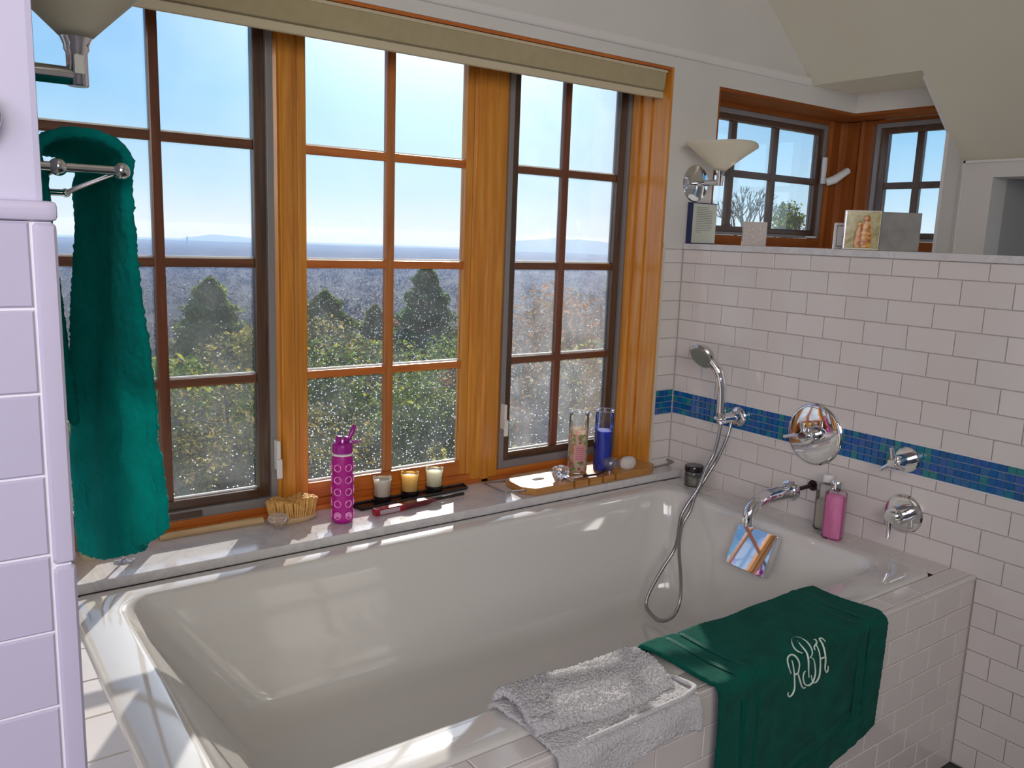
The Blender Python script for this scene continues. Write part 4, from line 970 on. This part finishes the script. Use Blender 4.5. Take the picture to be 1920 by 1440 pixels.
obj('painted_marks', rotz(bm, ca2, c), mat('dark_brown_paint', (.05, .025, .02), .4), dp_)
t = thing('photo_frame', 'silver framed picture of two golden brown figures on the shelf', 'picture', (.06, -.77, Z8))
c = (.055, -.765, Z8); ca3 = math.radians(-46)
fw = .060
def pf_(*a, **k): return rotz(NB(*a, **k), ca3, c)
obj('frame', pf_(.055-fw, .055+fw, -.775, -.759, Z8, Z8+.134, bev=.004), mat('worn_silver', (.42, .40, .38), .3, 1), t)
def photo():
    m = mat('golden_picture', (.3, .25, .1), .15); N, K, b = nodes(m); v = coords(m)
    f = noise_t(m, v, 28, 5, .6, .8); K.new(ramp(m, f, [(.30, (.16, .15, .05)), (.46, (.34, .30, .12)), (.56, (.46, .40, .22)), (.68, (.20, .22, .10))]), b.inputs['Base Color']); return m
pc_ = obj('picture', pf_(.055-fw+.005, .055+fw-.005, -.7765, -.7752, Z8+.005, Z8+.130), photo(), t)
bm = bmesh.new()
for (px_, h0, w_) in ((.045, .088, .013), (.066, .110, .016)):
    lathe(bm, [(.0, .0), (w_*1.2, .0), (w_*1.25, h0*.30), (w_*.85, h0*.55), (w_, h0*.68), (w_*.35, h0*.76), (w_*.75, h0*.84), (w_*.72, h0*.93), (0, h0)], (px_, -.7775, Z8+.009), n=14, sy=.12)
obj('figures', rotz(bm, ca3, c), tinted('amber_figures', [(.3, (.20, .035, .012)), (.5, (.50, .18, .03)), (.7, (.85, .50, .12))], 70, rough=.25), pc_, smooth=60)
t = obj('grey_block', rotz(NB(.10, .245, -.835, -.82, Z8, Z8+.132, bev=.003), math.radians(-42), (.17, -.827, Z8)), tinted('grey_slate_block', [(.3, (.20, .20, .19)), (.7, (.27, .265, .25))], 20, rough=.6))
tag(t, 'plain grey upright panel leaning behind the silver picture frame', 'panel')
# half-visible hook on the painted wall
t = thing('wall_hook', 'dark chrome ring hook on the painted wall beside the lamp', 'hook', (-2.573, WY+.01, .15))
obj('rose', L([(.016, 0), (.016, .006), (0, .010)], (-2.580, WY+.010, .171), axis=(0, -1, 0), n=24), M['chrome'], t, smooth=40)
obj('ring', T([(-2.580+.017*math.cos(a), WY-.004, .171+.019*math.sin(a)) for a in [2*PI*i/24 for i in range(24)]], .0035, n=10, closed=True), M['chrome'], t, smooth=60)

# ------------------------------------------------------------------ outside
EY = .086
TB = [(0, -4.4), (8, -4.6), (20, -6.5), (40, -11), (80, -20), (200, -38), (600, -62), (1500, -82), (4000, -104), (9000, -158), (12000, -215)]
rr_ = np.array([a for a, b in TB]); zz_ = np.array([b for a, b in TB])
def terr(x, y):
    r = math.hypot(x+2.6, y+2.4); z = float(np.interp(math.log1p(r), np.log1p(rr_), zz_))
    return z+EY+noise.noise(Vector((x*.02, y*.02, 0)))*min(r*.02, 6)*(1 if r > 60 else .3)
def landscape():
    bm = bmesh.new(); rad = [5.5*(9600/5.5)**(i/90) for i in range(91)]; na = 90; rows = []
    for r in rad:
        row = []
        for k in range(na+1):
            a = math.radians(-35+150*k/na); x, y = -2.6+r*math.sin(a), -2.4+r*math.cos(a); row.append(bm.verts.new((x, y, terr(x, y))))
        rows.append(row)
    for A, B in zip(rows, rows[1:]):
        for k in range(na): bm.faces.new((A[k], A[k+1], B[k+1], B[k]))
    return bm
def land_mat():
    m = mat('valley_land', (.1, .12, .06), .9, Specular_IOR_Level=.03); v = world_pos(m, (.004, .012, .004)); N, K, b = nodes(m)
    f = noise_t(m, v, 3, 8, .65); v2 = world_pos(m, (.35, .35, .35)); g = noise_t(m, v2, 1, 5)
    c1 = ramp(m, f, [(.30, (.030, .036, .026)), (.52, (.05, .042, .036)), (.62, (.08, .09, .045)), (.74, (.22, .22, .16))])
    c2 = ramp(m, g, [(.35, (.15, .17, .06)), (.65, (.24, .23, .10))])
    g2 = N.new('ShaderNodeNewGeometry'); le = N.new('ShaderNodeVectorMath'); le.operation = 'LENGTH'; K.new(g2.outputs['Position'], le.inputs[0])
    mr = N.new('ShaderNodeMapRange'); mr.inputs[1].default_value = 50; mr.inputs[2].default_value = 110; K.new(le.outputs['Value'], mr.inputs[0])
    mx = N.new('ShaderNodeMix'); mx.data_type = 'RGBA'; K.new(mr.outputs[0], mx.inputs[0]); K.new(c2, mx.inputs[6]); K.new(c1, mx.inputs[7]); K.new(mx.outputs[2], b.inputs['Base Color']); return m
obj('ground', landscape(), land_mat(), smooth=0, kind='structure')
def at(azd, r): a = math.radians(azd); return -2.64+r*math.sin(a), -2.44+r*math.cos(a)
def ridge(prof, r, name):
    bm = bmesh.new(); A = []; B = []; Cc = []
    for azd, el in prof:
        x, y = at(azd, r); z = EY+r*math.tan(math.radians(el)); x2, y2 = at(azd, r*.82); x3, y3 = at(azd, r*1.2)
        A.append(bm.verts.new((x, y, z))); B.append(bm.verts.new((x2, y2, -260))); Cc.append(bm.verts.new((x3, y3, -300)))
    for i in range(len(A)-1): bm.faces.new((B[i], B[i+1], A[i+1], A[i])); bm.faces.new((A[i], A[i+1], Cc[i+1], Cc[i]))
    return obj(name, bm, mat(name+'_forest', (.07, .09, .08), .9, Specular_IOR_Level=.03), smooth=0, kind='structure')
def dense(keys, step=.25):
    out = []; a = keys[0][0]
    while a <= keys[-1][0]:
        el = float(np.interp(a, [k[0] for k in keys], [k[1] for k in keys])); out.append((a, el+.05*noise.noise(Vector((a*1.7, 2, 0)))+.03*noise.noise(Vector((a*6, 5, 0))))); a += step
    return out
ridge(dense([(0, -1.4), (11.5, -1.2), (13.3, -.97), (14.6, -.88), (15.6, -.72), (16.5, -.58), (17.8, -.65), (18.7, -.75), (20.5, -.92), (23.8, -1.1), (30, -1.2), (34, -.9), (35.6, -.38), (37.2, -.22), (38.9, -.02), (39.6, -.12), (40.3, -.08), (41.5, -.16), (42.6, -.22), (44, -.45), (46, -.8), (52, -1.2)]), 16000, 'hills')
# valley haze
def haze():
    bm = bmesh.new(); box(bm, -9000, 26000, 45, 30000, -330, 30); m = bpy.data.materials.new('valley_haze'); m.use_nodes = True; N, K = m.node_tree.nodes, m.node_tree.links
    N.remove(N['Principled BSDF']); s = N.new('ShaderNodeVolumeScatter'); s.inputs['Color'].default_value = (.24, .46, 1, 1); s.inputs['Density'].default_value = 1.7e-4; s.inputs['Anisotropy'].default_value = .2
    K.new(s.outputs[0], N['Material Output'].inputs['Volume']); o = obj('haze', bm, m, kind='stuff'); return tag(o, 'thin blue haze lying over the valley beyond the trees', 'haze')
haze()

def leafmat(name, stops, tr=.35, rough=.6):
    m = mat(name, stops[0][1], rough, Specular_IOR_Level=.05); N, K, b = nodes(m); g = N.new('ShaderNodeNewGeometry')
    c = ramp(m, g.outputs['Random Per Island'], stops); K.new(c, b.inputs['Base Color'])
    t = N.new('ShaderNodeBsdfTranslucent'); K.new(c, t.inputs[0]); x = N.new('ShaderNodeMixShader'); x.inputs[0].default_value = tr
    K.new(b.outputs[0], x.inputs[1]); K.new(t.outputs[0], x.inputs[2]); K.new(x.outputs[0], N['Material Output'].inputs[0]); return m
M['spruce'] = leafmat('spruce_needles', [(0, (.04, .10, .04)), (.5, (.10, .20, .07)), (1, (.24, .36, .14))], .5)
M['mossy'] = leafmat('mossy_needles', [(0, (.06, .10, .03)), (.5, (.17, .22, .06)), (1, (.40, .42, .14))], .5)
M['green'] = leafmat('green_leaves', [(0, (.06, .12, .025)), (.5, (.14, .22, .035)), (.85, (.34, .38, .05)), (1, (.7, .6, .08))])
M['yellow'] = leafmat('yellow_leaves', [(0, (.40, .30, .04)), (.6, (.72, .60, .09)), (1, (.85, .78, .25))])
M['brown'] = leafmat('russet_leaves', [(0, (.14, .08, .05)), (.5, (.26, .17, .09)), (.85, (.45, .20, .08)), (1, (.55, .42, .18))])
M['orange'] = leafmat('orange_leaves', [(0, (.20, .09, .04)), (.5, (.42, .17, .05)), (1, (.65, .32, .10))])
M['mixed'] = leafmat('mixed_leaves', [(0, (.06, .09, .03)), (.4, (.16, .17, .05)), (.7, (.32, .22, .07)), (1, (.66, .52, .10))])
M['bark'] = tinted('bark', [(.3, (.09, .07, .055)), (.7, (.19, .16, .13))], 8, rough=.9)
def cards(cent, size, rng, up=.35):
    n = len(cent); d = rng.normal(size=(n, 3)); d[:, 2] *= .7; d /= np.linalg.norm(d, axis=1)[:, None]
    e = rng.normal(size=(n, 3)); e -= (e*d).sum(1)[:, None]*d; e /= np.linalg.norm(e, axis=1)[:, None]
    s = (size*rng.uniform(.6, 1.3, n))[:, None]
    v = np.stack([cent-d*s, cent+e*s*.5, cent+d*s, cent-e*s*.5], 1).reshape(-1, 3)
    return v, np.arange(4*n).reshape(-1, 4)
def from_arrays(name, v, f, m, parent, kind=None):
    me = bpy.data.meshes.new(name); org = wl(parent) if parent else Vector((0, 0, 0)); v = v-np.array(org)
    me.vertices.add(len(v)); me.vertices.foreach_set('co', v.astype(np.float32).ravel()); k = f.shape[1]
    me.loops.add(f.size); me.loops.foreach_set('vertex_index', f.ravel().astype(np.int32)); me.polygons.add(len(f))
    me.polygons.foreach_set('loop_start', np.arange(0, f.size, k, dtype=np.int32)); me.polygons.foreach_set('loop_total', np.full(len(f), k, dtype=np.int32))
    me.update(calc_edges=True); me.materials.append(m); o = bpy.data.objects.new(name, me); finish(o, parent)
    if kind: o['kind'] = kind
    return o
def branch_set(rng, base, h, r, n=26):
    bm = bmesh.new(); tube(bm, [base, base+Vector((r*.05, 0, h*.5)), base+Vector((0, r*.05, h*.95))], [h*.020, h*.013, h*.004], n=7)
    for i in range(n):
        z = h*rng.uniform(.08, .8); a = rng.uniform(0, 2*PI); ln = r*rng.uniform(.5, 1.0)
        p0 = base+Vector((0, 0, z)); p1 = p0+Vector((math.cos(a)*ln*.5, math.sin(a)*ln*.5, h*.08)); p2 = p0+Vector((math.cos(a)*ln, math.sin(a)*ln, h*rng.uniform(.1, .28)))
        tube(bm, [p0, p1, p2], [h*.006, h*.004, h*.0015], n=5)
    return bm
seed = [11]
def plant(name, label, cat, azd, r, top_el, width, kind, m, n, leaf, group='trees and shrubs outside the windows', bottom=None):
    seed[0] += 1; rng = np.random.default_rng(seed[0]); x, y = at(azd, r); z0 = terr(x, y)-.1; zt = EY+r*math.tan(math.radians(top_el)); h = zt-z0
    t = thing(name, label, cat, (x, y, z0), group); base = Vector((x, y, z0))
    if kind == 'conifer':
        obj('trunk', T([base, base+Vector((0, 0, h*.97))], [h*.018, h*.003], n=8), M['bark'], t)
        s = rng.uniform(0, 1, n)**.75; lay = 1-s                        # height fraction
        tier = .82+.18*np.cos(lay*h*9); rad = width/2*(1-lay)**.62*tier*np.sqrt(rng.uniform(.25, 1, n)); a = rng.uniform(0, 2*PI, n)
        lob = 1+.18*np.sin(a*5+lay*20)
        c = np.stack([x+rad*lob*np.cos(a), y+rad*lob*np.sin(a), z0+h*(.06+.94*lay)-rad*.18], 1)
    else:
        obj('stem', branch_set(rng, base, h*.95, width/2), M['bark'], t)
        nb = 9; bc = np.stack([rng.uniform(-.34, .34, nb)*width, rng.uniform(-.34, .34, nb)*width, rng.uniform(.25, .80, nb)*h], 1); br = rng.uniform(.16, .30, nb)*width
        if kind == 'column': bc[:, :2] *= .5
        pick = rng.integers(0, nb, n); d = rng.normal(size=(n, 3)); d /= np.linalg.norm(d, axis=1)[:, None]
        c = bc[pick]+d*(br[pick]*rng.uniform(.45, 1.05, n)**.6)[:, None]*np.array([1, 1, min(1.3, h/width)]); c[:, 2] = np.clip(c[:, 2], .03*h, h); c += np.array([x, y, z0])
    v, f = cards(c, leaf, rng); from_arrays('crown' if cat == 'tree' else 'foliage', v, f, m, t)
    return t
plant('spruce_tree', 'tall dark spruce seen through the right half of the centre window', 'tree', 30.1, 30, -2.2, 5.4, 'conifer', M['spruce'], 18000, .14)
plant('spruce_tree', 'broad grey-green spruce seen through the right half of the left window', 'tree', 16.2, 34, -3.3, 7.4, 'conifer', M['mossy'], 16000, .14)
plant('spruce_tree', 'mid green spruce in the left half of the centre window', 'tree', 23.4, 32, -4.0, 7.4, 'conifer', M['mossy'], 16000, .14)
plant('spruce_tree', 'low spruce directly left of the tall dark one', 'tree', 26.7, 36, -4.9, 5.0, 'conifer', M['mossy'], 12000, .14)
plant('leafy_tree', 'narrow yellow tree at the right side of the left window', 'tree', 18.6, 27, -4.6, 1.3, 'column', M['yellow'], 2200, .10)
plant('leafy_tree', 'orange-leaved tree beside the tall dark spruce', 'tree', 27.6, 38, -3.4, 3.6, 'bush', M['orange'], 7000, .12)
plant('leafy_tree', 'yellow-green tree just right of the tall dark spruce', 'tree', 32.6, 24, -4.6, 3.0, 'bush', M['green'], 6000, .09)
plant('leafy_tree', 'russet tree in the left half of the right-hand window', 'tree', 37.6, 30, -3.4, 5.2, 'bush', M['brown'], 7000, .10)
plant('leafy_tree', 'orange-brown tree in the right half of the right-hand window', 'tree', 42.2, 28, -2.9, 5.4, 'bush', M['orange'], 7000, .10)
plant('leafy_tree', 'thin green-grey tree between the two russet trees', 'tree', 39.8, 36, -2.6, 3.8, 'bush', M['mixed'], 4000, .10)
plant('bush', 'dense green and yellow bush low in the centre window, left half', 'bush', 24.4, 13.5, -9.6, 3.4, 'bush', M['mixed'], 14000, .05)
plant('bush', 'bright green and yellow bush low in the centre window, right half', 'bush', 30.2, 12.5, -9.4, 2.7, 'bush', M['green'], 13000, .045)
plant('bush', 'small bright yellow bush before the green one', 'bush', 31.0, 10.5, -10.4, .75, 'column', M['yellow'], 900, .04)
plant('bush', 'brown twiggy bush low in the left window', 'bush', 17.0, 17, -9.8, 3.8, 'bush', M['mixed'], 5500, .06)
plant('bush', 'yellowing bush at the foot of the left window', 'bush', 13.4, 15, -10.5, 3.0, 'bush', M['mixed'], 5000, .05)
plant('bush', 'grey-brown thicket low in the right-hand window, left half', 'bush', 36.8, 14, -7.0, 3.8, 'bush', M['brown'], 9000, .055)
plant('bush', 'grey-brown thicket low in the right-hand window, right half', 'bush', 42.0, 15, -6.6, 4.4, 'bush', M['mixed'], 9000, .055)
plant('bush', 'olive bush behind the magenta bottle', 'bush', 21.4, 20, -8.2, 3.4, 'bush', M['green'], 7000, .07)
plant('bush', 'tall mixed hedge bush filling the gap under the tall dark spruce', 'bush', 28.6, 20, -7.2, 4.6, 'bush', M['green'], 9000, .07)
plant('bush', 'olive thicket between the two spruces of the centre window', 'bush', 26.2, 25, -5.6, 5.0, 'bush', M['mixed'], 12000, .09)
plant('bush', 'green thicket below the mid green spruce', 'bush', 22.4, 24, -6.3, 4.6, 'bush', M['green'], 11000, .08)
plant('bush', 'brown-green thicket at the foot of the grey-green spruce', 'bush', 17.2, 24, -7.4, 5.0, 'bush', M['mixed'], 9000, .08)
plant('bush', 'dark leafy bush far behind the teal towel', 'bush', 8.6, 18, -7.5, 4.4, 'bush', M['green'], 6000, .08)
plant('bush', 'low weedy bush under the left-hand thicket', 'bush', 38.8, 10.5, -12.5, 2.6, 'bush', M['mixed'], 6000, .045)
def bare(label, azd, r, top_el, base_el, spread, sd, leaves=0):
    rng = random.Random(sd); x, y = at(azd, r); z0 = terr(x, y); zt = EY+r*math.tan(math.radians(top_el)); t = thing('bare_tree', label, 'tree', (x, y, z0), 'bare trees outside the windows'); bm = bmesh.new(); tips = []
    zb = EY+r*math.tan(math.radians(base_el)); H = zt-zb
    def grow(p, d, ln, rad, lv):
        q = p+d*ln; tube(bm, [p, (p+q)/2+Vector((rng.uniform(-1, 1), rng.uniform(-1, 1), 0))*ln*.05, q], [rad, rad*.85, rad*.7], n=5, caps=False)
        if lv == 0: tips.append(q); return
        for k in range(3 if lv > 1 else 4):
            e = (d+Vector((rng.uniform(-1, 1), rng.uniform(-1, 1), rng.uniform(-.25, .7)))*spread).normalized(); grow(q, e, ln*rng.uniform(.62, .85), rad*.62, lv-1)
    tube(bm, [(x, y, z0), (x, y, zb)], [H*.05, H*.034], n=8); 
    for k in range(4): grow(Vector((x, y, zb-.05*H*k)), Vector((rng.uniform(-.5, .5), rng.uniform(-.5, .5), 1)).normalized(), H*.30, H*.022, 4)
    obj('branches', bm, M['bark'], t)
    if leaves:
        g = np.random.default_rng(sd); c = np.array([list(tips[i]) for i in g.integers(0, len(tips), leaves)])+g.normal(size=(leaves, 3))*H*.03; v, f = cards(c, .05, g); from_arrays('crown', v, f, M['green'], t)
bare('bare branching tree seen through the small window above the carved tile', 51.2, 26, 4.0, -.6, .55, 3)
bare('thin tree with a few leaves at the right of the small window', 53.9, 24, 3.0, -1.2, .65, 5, 1200)
bare('small bare tree on the skyline at the edge of the right-hand window', 43.6, 30, .3, -1.6, .5, 9)
# woods filling the hillside and valley, too many to count
def woods():
    rng = np.random.default_rng(5); V = []; Fc = []; k = 0
    N_ = 11000
    r = 46*(2200/46)**(rng.uniform(0, 1, N_)**1.1); az = rng.uniform(-5, 62, N_); C_ = []; S_ = []
    for i in range(N_):
        x, y = at(az[i], r[i])
        if noise.noise(Vector((x*.012, y*.012, 7))) > .22 and r[i] > 70: continue
        s = (rng.uniform(3.0, 6.0))*(1+r[i]/900); w_ = s*rng.uniform(.35, .55)*(1+r[i]/1200); m_ = 22
        q = rng.normal(size=(m_, 3)); q /= np.linalg.norm(q, axis=1)[:, None]; q *= rng.uniform(.4, 1, (m_, 1))
        lay = (q[:, 2]+1)/2; q[:, :2] *= (1.15-.6*lay)[:, None]
        C_.append(q*(w_, w_, s*.5)+(x, y, terr(x, y)+s*.45)); S_.append(np.full(m_, s*.15))
    V_, F_ = cards(np.concatenate(C_), np.concatenate(S_), rng); V.append(V_); Fc.append(F_)
    o = from_arrays('woods', np.concatenate(V), np.concatenate(Fc), leafmat('woodland', [(0, (.03, .05, .03)), (.35, (.06, .085, .045)), (.5, (.11, .08, .065)), (.8, (.15, .105, .08)), (1, (.25, .15, .07))], .35), None, 'stuff')
    return tag(o, 'autumn woods covering the hillside and valley', 'woods')
woods()
x, y = at(14.9, 5200); t = obj('radio_tower', L([(9, 0), (5, 35), (4, 52)], (x, y, terr(x, y)), n=6), mat('white_tower', (.85, .85, .85), .6)); tag(t, 'tiny white tower in the valley beyond the left window', 'tower')

# ------------------------------------------------------------------ lift the survey heights to the floor
for o in list(C.objects):
    if o.parent is None and o.type not in ('CAMERA', 'LIGHT'): o.location.z += ZO
